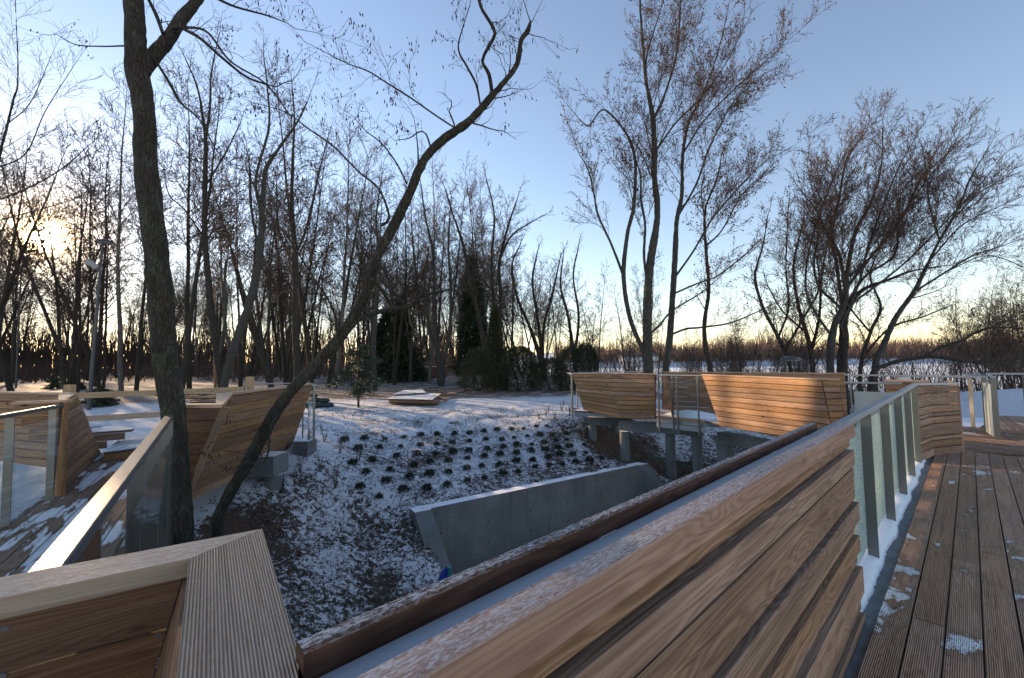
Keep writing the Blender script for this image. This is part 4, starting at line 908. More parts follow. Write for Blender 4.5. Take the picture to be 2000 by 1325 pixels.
# ================================================================== trees
class TB:
    def __init__(s): s.V = []; s.Q = []; s.n = 0; s.tips = []
    def tube(s, pts, rad, k):
        pts = np.asarray(pts, float); m = len(pts); d = np.gradient(pts, axis=0); d /= np.linalg.norm(d, axis=1)[:, None]+1e-9
        ref = np.array((.31, .95, .05)) if abs(d[0][1]) < .8 else np.array((.95, .2, .1)); a = np.cross(d, ref); a /= np.linalg.norm(a, axis=1)[:, None]+1e-9; b = np.cross(d, a)
        an = np.arange(k)*2*math.pi/k; r = np.asarray(rad)[:, None, None]
        ring = pts[:, None]+r*(np.cos(an)[None, :, None]*a[:, None]+np.sin(an)[None, :, None]*b[:, None])
        s.V.append(ring.reshape(-1, 3)); i = s.n+np.arange(m-1)[:, None]*k; j = np.arange(k)[None]; j2 = (j+1) % k
        s.Q.append(np.stack([i+j, i+j2, i+k+j2, i+k+j], 2).reshape(-1, 4)); s.n += m*k
    def obj(s, name, mat, parent, org=(0, 0, 0), **kw):
        if not s.V: return None
        return raw_mesh(name, np.concatenate(s.V), np.concatenate(s.Q), mat, parent, org, **kw)
def rdir(rng, d, ang):
    d = nrm(d); a = np.cross(d, rng.normal(size=3)); a = nrm(a); return nrm(d*math.cos(ang)+a*math.sin(ang))
def grow(bufs, rng, p, d, L, r, lev, pr, top=True):
    """recursive branch; bufs: trunk buffer, crown buffer"""
    m = max(3, min(9, int(L/pr['seg'])+2)); pts = [p]; dd = nrm(d); st_ = L/(m-1)
    for i in range(m-1):
        dd = nrm(dd+rng.normal(size=3)*pr['wig']*(1.3 if lev < 2 else 1)+np.array((0, 0, pr['trop'])))
        pts.append(pts[-1]+dd*st_)
    rad = np.maximum(r*(1-np.linspace(0, 1, m)*.82), pr['rmin'])
    bufs[0 if top else 1].tube(pts, rad, 7 if r > .06 else (4 if r > .02 else 3))
    if lev == 0: bufs[1].tips.append(pts[-1]); bufs[1].tips.append(pts[len(pts)//2]); return
    sprout(bufs, rng, np.array(pts), rad, L, lev, pr, pr['start'] if top else .18)
def sprout(bufs, rng, pts, rad, L, lev, pr, start):
    seg = np.linalg.norm(np.diff(pts, axis=0), axis=1); cum = np.concatenate([[0], np.cumsum(seg)]); tot = cum[-1]
    nchild = max(2, int(tot*(1-start)*pr['dens'][lev]+rng.random()))
    for c in range(nchild):
        f = start+(1-start)*((c+rng.random()*.9)/nchild); s_ = min(f*tot, tot*.999); i = int(np.searchsorted(cum, s_)-1); i = max(0, min(i, len(pts)-2))
        q = pts[i]+(pts[i+1]-pts[i])*((s_-cum[i])/max(1e-6, seg[i])); d = pts[i+1]-pts[i]; rr_ = rad[i]*.8
        ang = pr['ang']*(.7+.6*rng.random()); nd = rdir(rng, d, ang)
        if pr.get('up', 0): nd = nrm(nd+np.array((0, 0, pr['up'])))
        Lc = L*pr['ratio'][lev]*(1-.62*f if lev >= pr.get('lv', 3) else 1-.35*f)*(.65+.6*rng.random())
        grow(bufs, rng, q, nd, max(Lc, .15), max(min(rr_*.62, rr_*Lc/L*1.3), pr['rmin']), lev-1, pr, False)
def leaves(tips, rng, size, per, spread, mat, name, parent, org, frac=1., long=False):
    tips = np.array(tips); k = rng.random(len(tips)) < frac; tips = tips[k]
    if len(tips) == 0: return
    c = np.repeat(tips, per, axis=0)+rng.normal(size=(len(tips)*per, 3))*spread; m = len(c)
    a = rng.normal(size=(m, 3)); a /= np.linalg.norm(a, axis=1)[:, None]; 
    if long: a = a*.35+np.array((0, 0, -1.)); a /= np.linalg.norm(a, axis=1)[:, None]
    b = np.cross(a, rng.normal(size=(m, 3))); b /= np.linalg.norm(b, axis=1)[:, None]; sz = size*(.6+.8*rng.random((m, 1)))
    bw = .28 if long else .55; cc = np.cross(a, b)
    V_ = np.stack([c-a*sz, c+b*sz*bw+cc*sz*.1, c+a*sz, c-b*sz*bw+cc*sz*.1], 1)
    Q_ = np.arange(m*4).reshape(m, 4)
    if long:  # catkins are round: add a crossing blade so that they have volume
        V2 = np.stack([c-a*sz, c+cc*sz*bw, c+a*sz, c-cc*sz*bw], 1); V_ = np.concatenate([V_, V2]); Q_ = np.arange(m*8).reshape(m*2, 4)
    raw_mesh(name, V_.reshape(-1, 3), Q_, mat, parent, org, smooth=False)
def spline(ctrl, step):
    c = np.array(ctrl, float); out = []; c = np.vstack([2*c[0]-c[1], c, 2*c[-1]-c[-2]])
    for i in range(1, len(c)-2):
        L = np.linalg.norm((c[i+1]-c[i])[:3]); m = max(2, int(L/step))
        for k in range(m):
            t_ = k/m; out.append(.5*((2*c[i])+(-c[i-1]+c[i+1])*t_+(2*c[i-1]-5*c[i]+4*c[i+1]-c[i+2])*t_**2+(-c[i-1]+3*c[i]-3*c[i+1]+c[i+2])*t_**3))
    out.append(c[-2]); return np.array(out)
def trace(pxs, Y, dY=0., ws=1.):
    """(x, y, width) in the picture at distance Y -> centre line and radius"""
    out = []
    for i, q in enumerate(pxs):
        yy = Y+dY*i/(len(pxs)-1) if len(q) < 4 else q[3]
        p = D(q[0], q[1], yy); k = (p-ORG)@_f; out.append((*p, q[2]*ws/2*k/FPX/math.sqrt(1+((q[0]-1000)/FPX)**2)))
    return np.array(out)
def rough_tube(tb, c, k, amp, freq=7., seed=0):
    pts = c[:, :3]; m = len(pts); d = np.gradient(pts, axis=0); d /= np.linalg.norm(d, axis=1)[:, None]
    ref = np.array((0, 1., .1)); a = np.cross(d, ref); a /= np.linalg.norm(a, axis=1)[:, None]; b = np.cross(d, a); an = np.arange(k)*2*math.pi/k; out = []
    for i in range(m):
        for j in range(k):
            dr = math.cos(an[j])*a[i]+math.sin(an[j])*b[i]; q = pts[i]+dr*c[i, 3]
            h = noise.fractal(Vector((q[0]*freq*2.2+seed, q[1]*freq*2.2, q[2]*freq*.55)), 1., 2.1, 4)
            h2 = noise.noise(Vector((q[0]*1.3+seed, q[1]*1.3, q[2]*1.1)))
            rg_ = abs(noise.noise(Vector((q[0]*16+seed, q[1]*16, q[2]*2.6)))); out.append(q+dr*(amp*(h*.5-rg_*1.2+.25)+c[i, 3]*.10*h2))
    tb.V.append(np.array(out)); i = tb.n+np.arange(m-1)[:, None]*k; j = np.arange(k)[None]; j2 = (j+1) % k
    tb.Q.append(np.stack([i+j, i+j2, i+k+j2, i+k+j], 2).reshape(-1, 4)); tb.n += m*k
PR = dict(seg=.28, wig=.16, trop=.05, rmin=.0022, dens=[0, 8, 6, 4, 1.6], ratio=[0, .42, .46, .5, .5], ang=.75, start=.3, up=.12)

# --- T1, the big mossy trunk
rng = np.random.default_rng(5)
def hero(name, label, stems, Y, seed, pr, leaf=None, bark_='bark', thick=True, levels=2, dY=0., base=None, kids=True, group=None, kk=24, starts=None, ws=1., twigm='twig'):
    rng = np.random.default_rng(seed)
    b0 = D(stems[0][0][0], stems[0][0][1], Y); o_ = np.array((b0[0], b0[1], hz(b0[0], b0[1]))); r = thing(name, label, 'tree', tuple(o_), group)
    tr, cr = TB(), TB()
    for i, s in enumerate(stems):
        c = trace(s, Y, dY if i else 0., ws)
        if i == 0 and c[0, 2] > o_[2]-.1: c = np.vstack([[c[0, 0]-(c[1, 0]-c[0, 0])*.1, c[0, 1], o_[2]-.3, c[0, 3]*1.25], c])
        c = spline(c, max(.05 if thick else .3, c[0, 3]*.5)); big = c[:, 3].max()
        if thick and big > .05: rough_tube(tr, c, kk, big*.13+.004, seed=seed)
        else: tr.tube(c[:, :3], c[:, 3], 8 if big > .05 else 5)
        dend = nrm(c[-1, :3]-c[-3, :3]); re = c[-1, 3]
        if kids and re < .06: grow((cr, cr), rng, c[-1, :3]-dend*.01, dend, pr.get('Lmax', 3.)*.30, re*.95, levels-1, pr, False)
        if kids:
            st_ = (starts[i] if starts else (.45 if i == 0 else .12)); L_ = float(np.linalg.norm(np.diff(c[:, :3], axis=0), axis=1).sum())
            if st_ < 1: sprout((tr, cr), rng, c[:, :3], c[:, 3]*.8, min(L_, pr.get('Lmax', 3.)), levels, pr, st_)
    tr.obj('trunk', M[bark_], r, o_); cr.obj('crown', M[twigm], r, o_)
    if leaf: 
        for (mat, nm, size, per, spread, frac, lg) in leaf: leaves(cr.tips, rng, size, per, spread, M[mat], nm, r, o_, frac, lg)
    return r
pa = dict(PR, seg=.10, wig=.24, dens=[0, 13., 7.5, 4.2, 1.6], ratio=[0, .40, .44, .40, .5], Lmax=2.8, rmin=.0017, ang=.8, up=.1)
hero('alder_tree', 'massive mossy trunk rising through the left of the picture', [
    [(352, 1075, 60), (350, 960, 53), (343, 850, 54), (335, 780, 57), (322, 700, 58), (316, 610, 58), (308, 520, 57), (296, 420, 56), (286, 330, 56), (283, 260, 54), (279, 200, 50), (268, 140, 54), (267, 100, 50), (263, 40, 47), (258, -40, 46), (250, -160, 40)],
    [(272, 150, 36), (300, 110, 34), (330, 75, 32), (352, 40, 28), (380, 5, 26), (420, -60, 24)],
    [(318, 66, 9), (305, 30, 10), (285, -10, 8)], [(345, 50, 9), (390, 75, 8), (430, 110, 7), (480, 150, 6), (520, 165, 4)], [(300, 112, 8), (330, 160, 7), (352, 200, 6), (390, 235, 4), (420, 290, 3)],
    [(335, 55, 8), (400, 60, 6), (450, 120, 5), (520, 165, 4), (570, 230, 3)], [(244, 90, 5), (200, 91, 4), (150, 88, 3.4), (118, 72, 2)], [(395, -20, 10), (450, 10, 6), (520, 30, 4), (560, 45, 2)]],
    4.25, 5, pa, leaf=[('catkin', 'catkins', .019, 3, .03, .22, True)], levels=2, starts=[1, .8, .2, .1, .3, .1, 1, .1], dY=.2, ws=.92)
hero('alder_tree', 'slanting alder leaning right across the clad balcony with a broken top', [
    [(425, 1085, 44), (428, 1010, 44), (448, 965, 46), (490, 895, 50), (530, 820, 48), (572, 760, 44), (625, 705, 40), (680, 635, 38), (716, 570, 38), (738, 500, 37), (770, 440, 35), (800, 378, 33), (826, 318, 31), (862, 276, 30), (915, 238, 27), (955, 195, 24), (985, 160, 17), (1010, 125, 15), (1018, 80, 15), (1032, 58, 17), (1036, 40, 5)],
    [(962, 188, 13), (955, 145, 14), (942, 120, 11), (952, 95, 12), (967, 65, 13), (955, 40, 12), (938, 10, 11), (930, -40, 9)],
    [(938, 205, 7), (930, 165, 8), (912, 130, 8), (895, 95, 6), (905, 50, 4), (918, 10, 3)],
    [(888, 250, 6), (850, 225, 6), (800, 190, 6), (760, 165, 6), (720, 140, 5), (680, 125, 4), (640, 105, 3), (602, 85, 2)],
    [(842, 292, 7), (832, 262, 6), (818, 258, 5), (800, 270, 4), (770, 275, 2)],
    [(817, 320, 6), (816, 290, 5), (812, 250, 3)],
    [(795, 360, 7), (775, 320, 6), (745, 280, 5), (715, 257, 4)],
    [(745, 440, 12), (760, 425, 10), (740, 370, 8), (700, 335, 7), (650, 285, 7), (600, 250, 6), (560, 220, 4), (510, 205, 3)],
    [(705, 580, 9), (740, 520, 8), (770, 570, 9), (800, 605, 10)], [(625, 700, 9), (660, 660, 9), (648, 600, 8), (610, 540, 7), (560, 460, 6), (520, 410, 6), (480, 330, 4)],
    [(650, 690, 20), (700, 625, 18), (760, 605, 18), (800, 600, 18), (820, 580, 16), (860, 570, 9), (885, 565, 4)], [(770, 605, 12), (740, 560, 11), (700, 520, 9), (688, 515, 5)],
    [(560, 790, 7), (530, 830, 8), (525, 880, 8), (515, 905, 5)], [(520, 890, 3), (470, 885, 2.5), (435, 880, 2)], [(440, 975, 6), (490, 1000, 5), (525, 1030, 4), (535, 1060, 2)], [(550, 800, 4), (500, 840, 3), (440, 855, 2)]],
    4.9, 8, dict(pa, Lmax=1.9), leaf=[('catkin', 'catkins', .023, 3, .035, .26, True)], levels=2, dY=-.3,
    starts=[.80, .3, .1, .15, .2, .2, .15, .3, 1, .35, .6, .5, 1, .2, .5, .3], ws=.56)
# --- T3, tall multi-stemmed tree right of centre
p3 = dict(PR, seg=.5, wig=.12, trop=.07, rmin=.0055, dens=[0, 8.0, 6.0, 3.9, 1.0], ratio=[0, .44, .46, .46, .5], ang=.66, up=.18, Lmax=6.4)
lf = [('leafr', 'dry_leaves', .040, 2, .05, .27, False)]
hero('alder_tree', 'tall multi stemmed tree with sparse red brown leaves right of centre', [
    [(1266, 728, 36), (1264, 640, 34), (1266, 560, 30), (1272, 500, 30), (1284, 420, 22), (1278, 340, 20), (1276, 240, 16), (1262, 160, 12), (1256, 90, 9), (1250, 0, 6), (1252, -60, 3)],
    [(1258, 690, 18), (1230, 620, 16), (1218, 540, 16), (1225, 460, 14), (1238, 400, 13), (1240, 310, 10), (1222, 260, 8), (1180, 215, 6), (1150, 245, 5), (1130, 232, 3)],
    [(1220, 545, 10), (1195, 480, 8), (1168, 420, 7), (1160, 380, 6), (1148, 330, 4), (1130, 300, 2)],
    [(1266, 565, 12), (1258, 500, 10), (1260, 440, 9), (1252, 390, 8), (1250, 340, 6), (1230, 280, 4)],
    [(1276, 235, 10), (1300, 180, 8), (1322, 100, 7), (1330, 0, 5), (1335, -60, 3)], [(1278, 300, 9), (1320, 240, 7), (1370, 190, 6), (1420, 120, 4), (1450, 60, 3)],
    [(1270, 200, 8), (1262, 120, 7), (1290, 20, 4)], [(1266, 655, 9), (1284, 640, 9), (1310, 610, 7), (1340, 590, 6)]],
    16.5, 11, p3, ws=.55, leaf=lf, bark_='bark2', levels=3, starts=[.5, .45, .3, .3, .1, .1, .1, .3], kk=14)
hero('alder_tree', 'second tall stem with long lower limbs beside the tall tree right of centre', [
    [(1300, 728, 26), (1308, 660, 25), (1313, 590, 22), (1318, 510, 20), (1322, 430, 17), (1332, 380, 14), (1333, 310, 12), (1345, 240, 10), (1370, 190, 7), (1400, 110, 5), (1420, 30, 3)],
    [(1320, 540, 9), (1355, 490, 8), (1390, 430, 7), (1440, 370, 6), (1490, 320, 4), (1540, 290, 2)], [(1314, 575, 8), (1360, 555, 7), (1400, 540, 6), (1440, 510, 5), (1485, 470, 3)],
    [(1309, 655, 9), (1340, 643, 9), (1370, 640, 8), (1430, 630, 7), (1500, 600, 4)], [(1323, 425, 9), (1360, 360, 8), (1385, 290, 7), (1420, 220, 5), (1440, 190, 3)], [(1334, 300, 8), (1380, 230, 6), (1450, 160, 5), (1535, 85, 2)]],
    16.9, 12, p3, ws=.55, leaf=lf, bark_='bark2', levels=3, starts=[.5, .2, .2, .3, .2, .1], kk=14)
hero('alder_tree', 'slender curved tree leaning left beside the tall pair right of centre', [
    [(1388, 728, 22), (1378, 680, 20), (1376, 630, 16), (1384, 570, 13), (1380, 500, 12), (1376, 440, 10), (1380, 400, 8), (1400, 350, 6), (1410, 300, 4)], [(1380, 480, 8), (1410, 450, 6), (1450, 380, 4), (1500, 330, 2)], [(1378, 440, 6), (1370, 380, 4), (1375, 340, 3)]],
    18, 13, dict(p3, Lmax=3.5), ws=.55, leaf=[('leafr', 'dry_leaves', .045, 2, .09, .5, False)], bark_='barkd', levels=3, starts=[.4, .1, .1], kk=10)
# --- T4, broad tree at the right
p4 = dict(PR, seg=.45, wig=.13, trop=.05, rmin=.0062, dens=[0, 8.5, 6.5, 4.6, 1.0], ratio=[0, .44, .46, .46, .5], ang=.66, up=.16, Lmax=6.6)
lf4 = [('leafr', 'dry_leaves', .030, 2, .04, .16, False)]
hero('alder_tree', 'broad spreading tree with many fine twigs at right before the lake', [
    [(1622, 728, 24), (1622, 680, 26), (1632, 630, 22), (1650, 590, 18), (1655, 530, 15), (1672, 450, 12), (1700, 400, 9), (1720, 330, 6), (1725, 250, 3)],
    [(1650, 560, 12), (1640, 500, 11), (1625, 460, 10), (1640, 380, 8), (1655, 310, 6), (1690, 260, 3)], [(1655, 560, 12), (1710, 490, 9), (1760, 430, 8), (1800, 350, 6), (1850, 300, 4), (1870, 270, 2)],
    [(1640, 600, 10), (1600, 560, 8), (1590, 510, 7), (1600, 440, 5), (1580, 340, 3)], [(1660, 540, 9), (1720, 480, 7), (1790, 380, 6), (1860, 290, 3)], [(1640, 640, 9), (1675, 560, 8), (1700, 470, 7), (1750, 340, 5), (1790, 265, 3)], [(1655, 600, 9), (1760, 520, 7), (1850, 430, 5), (1940, 330, 3)], [(1625, 660, 9), (1575, 570, 7), (1590, 450, 6), (1650, 300, 4), (1690, 250, 2)]],
    19, 21, p4, ws=.66, leaf=lf4, bark_='bark2', levels=3, starts=[.4, .1, .1, .1, .1, .2, .2, .2], kk=12, twigm='twigr')
hero('alder_tree', 'dark thick trunked tree just behind the broad tree at right', [
    [(1645, 728, 34), (1648, 670, 30), (1650, 620, 24), (1680, 570, 14), (1740, 545, 10), (1780, 530, 7), (1840, 520, 4)], [(1650, 620, 16), (1640, 560, 12), (1630, 500, 9), (1600, 420, 6), (1570, 380, 3)], [(1650, 600, 12), (1690, 540, 9), (1745, 500, 8), (1755, 440, 7), (1760, 380, 5), (1800, 330, 3)]],
    20, 22, dict(p4, Lmax=4.), ws=.66, leaf=lf4, bark_='barkd', levels=3, starts=[.4, .1, .1], kk=10)
hero('alder_tree', 'leaning tree with limbs sweeping up to the right edge', [
    [(1708, 728, 22), (1728, 670, 20), (1750, 620, 18), (1785, 570, 16), (1815, 510, 11), (1835, 470, 10), (1870, 410, 8), (1895, 350, 6), (1930, 290, 3)], [(1790, 568, 9), (1850, 530, 8), (1900, 500, 7), (1960, 480, 4), (2010, 460, 2)],
    [(1835, 470, 7), (1815, 400, 6), (1810, 350, 4), (1800, 280, 2)], [(1860, 430, 6), (1910, 380, 5), (1960, 350, 4), (2010, 330, 2)], [(1815, 510, 7), (1880, 440, 5), (1960, 400, 4), (2030, 370, 2)], [(1850, 530, 5), (1930, 500, 4), (2020, 530, 3)]],
    18.5, 23, dict(p4, Lmax=4.), ws=.66, leaf=lf4, bark_='bark2', levels=3, starts=[.45, .1, .1, .1, .1, .1], kk=10, twigm='twigr')
hero('alder_tree', 'low tree whose thick crooked limb reaches right above the glass railing', [
    [(1700, 745, 16), (1735, 712, 14), (1790, 700, 13), (1830, 698, 13), (1900, 708, 13), (1945, 706, 9), (2000, 700, 6)], [(1800, 700, 10), (1835, 680, 10), (1880, 665, 9), (1915, 645, 8), (1960, 640, 7), (2020, 645, 5)], [(1905, 652, 7), (1960, 630, 5), (2020, 620, 4)]],
    15, 24, dict(p4, Lmax=2.6, seg=.3), ws=.7, bark_='barkd', levels=3, starts=[.15, .15, .1], kk=10)
for k, (lb, sts, Yy) in enumerate((
    ('thin forked tree behind the disc lamp left of the broad tree', [[(1545, 728, 14), (1520, 660, 13), (1490, 600, 10), (1475, 540, 8), (1490, 480, 5), (1500, 420, 3)], [(1520, 660, 8), (1540, 600, 7), (1535, 520, 5), (1540, 400, 3)], [(1530, 690, 9), (1570, 620, 8), (1600, 560, 6), (1590, 480, 3)]], 20),
    ('dark bushy tree with crooked stems between lamp and broad tree', [[(1588, 728, 18), (1580, 670, 16), (1560, 600, 12), (1550, 520, 8), (1570, 430, 4)], [(1584, 690, 12), (1600, 620, 10), (1605, 540, 7), (1620, 450, 4)], [(1575, 650, 8), (1530, 610, 6), (1500, 560, 4)]], 21.5),
    ('small tangled tree under the sweeping limbs at right', [[(1680, 728, 14), (1700, 650, 12), (1720, 600, 9), (1700, 540, 6), (1720, 480, 3)], [(1690, 690, 9), (1740, 640, 8), (1800, 620, 6), (1850, 600, 4)], [(1700, 650, 8), (1660, 600, 6), (1650, 560, 3)]], 22))):
    hero('alder_tree', lb, sts, Yy, 30+k, dict(p4, Lmax=3.2), ws=.65, leaf=[('leafr', 'dry_leaves', .04, 2, .09, .5, False)], bark_='barkd', levels=3, starts=[.3, .1, .1], kk=8)
# --- mid distance trees left of centre
pm = dict(PR, seg=.6, wig=.11, trop=.06, rmin=.0065, dens=[0, 6.5, 5., 3.2, 1.0], ratio=[0, .42, .44, .46, .5], ang=.82, up=.08, Lmax=5.6)
hero('lime_tree', 'tall straight tree right of the big trunk with forked stem', [
    [(431, 742, 22), (418, 650, 22), (408, 560, 20), (400, 460, 17), (400, 370, 15), (402, 280, 12), (396, 230, 9), (385, 170, 6), (360, 110, 3)], [(400, 285, 8), (410, 210, 7), (412, 150, 5), (425, 80, 3)], [(404, 360, 6), (440, 300, 5), (470, 240, 3)], [(402, 470, 6), (360, 410, 5), (330, 380, 4), (320, 330, 2)]],
    22, 41, pm, ws=.7, bark_='barkd', levels=3, starts=[.42, .1, .1, .1], kk=10)
hero('lime_tree', 'grey barked tree curving up to the right from the wooden pole', [
    [(440, 742, 24), (462, 665, 26), (485, 600, 25), (502, 530, 23), (510, 460, 20), (514, 380, 16), (520, 330, 13), (545, 290, 9), (580, 240, 6), (600, 200, 3)], [(505, 490, 8), (490, 400, 8), (488, 330, 7)], [(512, 430, 9), (500, 350, 8), (525, 250, 7), (522, 170, 5), (515, 110, 3)], [(500, 530, 6), (550, 490, 5), (600, 470, 3)], [(430, 690, 10), (440, 620, 8), (440, 520, 7), (455, 500, 5)]],
    21, 42, pm, ws=.7, bark_='bark2', levels=3, starts=[.5, .5, .15, .1, .9], kk=10)
hero('lime_tree', 'straight dark tree halfway between the big trunk and the slanting alder', [
    [(582, 745, 20), (577, 650, 19), (576, 560, 18), (575, 480, 15), (570, 400, 12), (572, 310, 8), (575, 230, 5), (570, 170, 3)], [(577, 500, 8), (600, 440, 7), (620, 350, 5), (640, 270, 3)], [(576, 520, 7), (545, 450, 6), (540, 360, 4)]], 24, 43, dict(pm, Lmax=4.5), ws=.7, bark_='barkd', levels=3, starts=[.35, .1, .1], kk=10)
hero('lime_tree', 'many stemmed coppice fanning left from a leaning base', [
    [(528, 745, 18), (510, 690, 16), (490, 640, 10), (470, 570, 7), (450, 480, 5)], [(520, 720, 12), (508, 640, 10), (498, 540, 7), (500, 440, 4)], [(518, 710, 12), (500, 640, 8), (480, 580, 6), (460, 520, 4)], [(522, 720, 11), (525, 620, 8), (530, 500, 5), (545, 400, 3)]], 25, 44, dict(pm, Lmax=3.), ws=.7, bark_='barkd', levels=3, starts=[.4, .3, .3, .3], kk=8)
hero('lime_tree', 'tree with many curved stems in the middle of the wood edge', [
    [(862, 757, 19), (862, 720, 17), (850, 660, 12), (848, 600, 10), (846, 500, 8), (830, 420, 5), (822, 360, 3)], [(864, 715, 12), (878, 650, 9), (880, 560, 8), (876, 480, 6), (880, 400, 3)], [(856, 700, 9), (838, 640, 8), (830, 560, 6), (838, 480, 3)]], 34, 45, dict(pm, rmin=.009, Lmax=5.5), ws=.7, bark_='bark2', levels=3, starts=[.35, .3, .3], kk=8)
hero('lime_tree', 'grey trunked tree left of the snowy board pile', [
    [(733, 762, 15), (730, 680, 14), (735, 600, 12), (742, 520, 9), (735, 430, 6), (745, 350, 3)], [(731, 660, 8), (715, 560, 7), (705, 470, 4), (690, 390, 2)]], 30, 46, dict(pm, rmin=.008), ws=.7, bark_='bark2', levels=3, starts=[.35, .2], kk=8)
hero('lime_tree', 'tall fan shaped tree above the dark conifers', [
    [(962, 745, 20), (950, 690, 16), (935, 620, 12), (920, 560, 10), (905, 480, 8), (885, 420, 5), (870, 370, 3)], [(962, 720, 12), (965, 620, 10), (960, 520, 8), (965, 420, 5), (950, 350, 3)], [(958, 700, 13), (978, 600, 11), (975, 520, 9), (990, 450, 6), (1010, 390, 3)], [(975, 510, 7), (1000, 460, 5), (1045, 430, 3)]], 33, 47, dict(pm, rmin=.009, Lmax=5.5), ws=.7, bark_='barkd', levels=3, starts=[.35, .3, .3, .1], kk=8)
hero('lime_tree', 'fan shaped tree right of the dark conifers with curved limbs', [
    [(1064, 738, 14), (1055, 700, 13), (1035, 640, 9), (1010, 580, 7), (1000, 520, 5), (1015, 480, 3)], [(1060, 715, 10), (1050, 620, 8), (1040, 550, 6), (1050, 490, 3)], [(1060, 720, 9), (1062, 640, 8), (1080, 570, 6), (1095, 500, 3)]], 40, 48, dict(pm, rmin=.010, Lmax=5.), ws=.7, bark_='barkd', levels=3, starts=[.3, .2, .2], kk=8)
hero('lime_tree', 'leaning tree left of the long gap before the lake', [
    [(1125, 738, 12), (1120, 690, 11), (1110, 620, 8), (1095, 560, 6), (1100, 500, 3)], [(1122, 700, 9), (1130, 620, 7), (1120, 540, 5), (1130, 480, 3)]], 44, 49, dict(pm, rmin=.010, Lmax=4.6), ws=.7, bark_='barkd', levels=3, starts=[.2, .2], kk=8)
hero('birch_tree', 'bare tree at the left edge whose thin branches cross the pale sky', [
    [(-60, 760, 26), (-50, 560, 24), (-35, 420, 20), (0, 300, 12), (25, 200, 8), (35, 150, 5), (30, 0, 2)], [(-30, 400, 9), (50, 370, 7), (120, 330, 5), (190, 270, 2)], [(-10, 330, 8), (50, 300, 6), (90, 215, 4), (150, 120, 2)], [(18, 240, 5), (60, 200, 4), (100, 110, 2)], [(-40, 440, 8), (40, 420, 6), (110, 400, 4), (170, 380, 2)]],
    13, 50, dict(pm, rmin=.004, seg=.3, Lmax=3.5, dens=[0, 7, 5, 3.6, 1]), ws=.6, bark_='barkd', levels=2, starts=[.4, .1, .1, .1, .1], kk=10)

# --- the wood: a few kinds grown once and copied
def kind(seed, H, r, stems, bark_, twig, pr, sp=.12):
    rng = np.random.default_rng(seed); o = bpy.data.objects.new('woodland_tree', None); tr, cr = TB(), TB()
    for s_ in range(stems):
        d = np.array((rng.normal()*sp, rng.normal()*sp*.6, 1.)); hh = H*(1 if s_ == 0 else rng.uniform(.75, .95)); m = 10; pts = [np.array((rng.normal()*.12*s_, rng.normal()*.12*s_, -.2))]; dd = nrm(d)
        for i in range(m-1): dd = nrm(dd+rng.normal(size=3)*.035+np.array((0, 0, .03))); pts.append(pts[-1]+dd*hh/(m-1))
        rad = r*(1 if s_ == 0 else .7)*(1-np.linspace(0, 1, m)**1.1*.93); tr.tube(pts, np.maximum(rad, .012), 8)
        sprout((tr, cr), rng, np.array(pts), rad*.8, H*.42, 3, pr, pr['start'])
    o['category'] = 'tree'; COL.objects.link(o); tr.obj('trunk', M[bark_], o); cr.obj('crown', M[twig], o); return o
pk = dict(PR, seg=.6, wig=.16, trop=.045, rmin=.0105, dens=[0, 5.6, 4.2, 3.7, 1], ratio=[0, .44, .45, .55, .5], ang=.80, up=.12, start=.36, lv=3)
kinds = [kind(61, 17, .13, 1, 'barkd', 'twig', pk), kind(62, 16, .12, 2, 'barkd', 'twig', pk, .16), kind(63, 18, .15, 1, 'barkd', 'twig', dict(pk, start=.45)), kind(64, 15, .12, 2, 'bark2', 'twig', pk, .2),
         kind(65, 17, .12, 1, 'barkb', 'twigr', dict(pk, start=.4, trop=-.03, up=.4, rmin=.008)), kind(66, 13, .11, 2, 'barkd', 'twig', dict(pk, start=.25), .14)]
LBL = {True: 'bare woodland tree standing deep among the trunks of the wood behind the snowy clearing', False: 'pale barked birch with drooping fine twigs standing in the wood'}
used = set(); rw_ = random.Random(17); pts_ = []
GRP = 'bare trees of the wood'
# gaps in the wood through which the low sun reaches the boardwalks
_sx, _sy = math.sin(RAD(SUN_AZ)), math.cos(RAD(SUN_AZ))
def in_gap(x, y):
    for gx, gy, hw_, s0_ in ((0., 0., 2.3, 15), (5.3, 10.8, 1.9, 20), (2.6, 14.0, 2.8, 20), (6.4, 4.6, 1.5, 20), (4.0, 5.5, .9, 20)):
        dx, dy = x-gx, y-gy; a = dx*_sx+dy*_sy; b = abs(dx*_sy-dy*_sx)
        if a > s0_ and b < hw_: return True
    return False
def place(kd, x, y, h, lab=None, grp=GRP):
    o = kinds[kd]; base = (17, 16, 18, 15, 17, 13)[kd]; s = h/base; lab = lab or LBL[kd != 4]; g = grp if kd != 4 else 'birches in the wood'
    loc = (x, y, hz(x, y)-.05); rz = rw_.uniform(0, 6.28); sc = (s, s, s)
    if kd not in used:
        used.add(kd); o.location = loc; o.rotation_euler = (0, 0, rz); o.scale = sc; o['label'] = lab; o['group'] = g; return o
    return copy_tree(o, loc, rz, sc, lab, g)
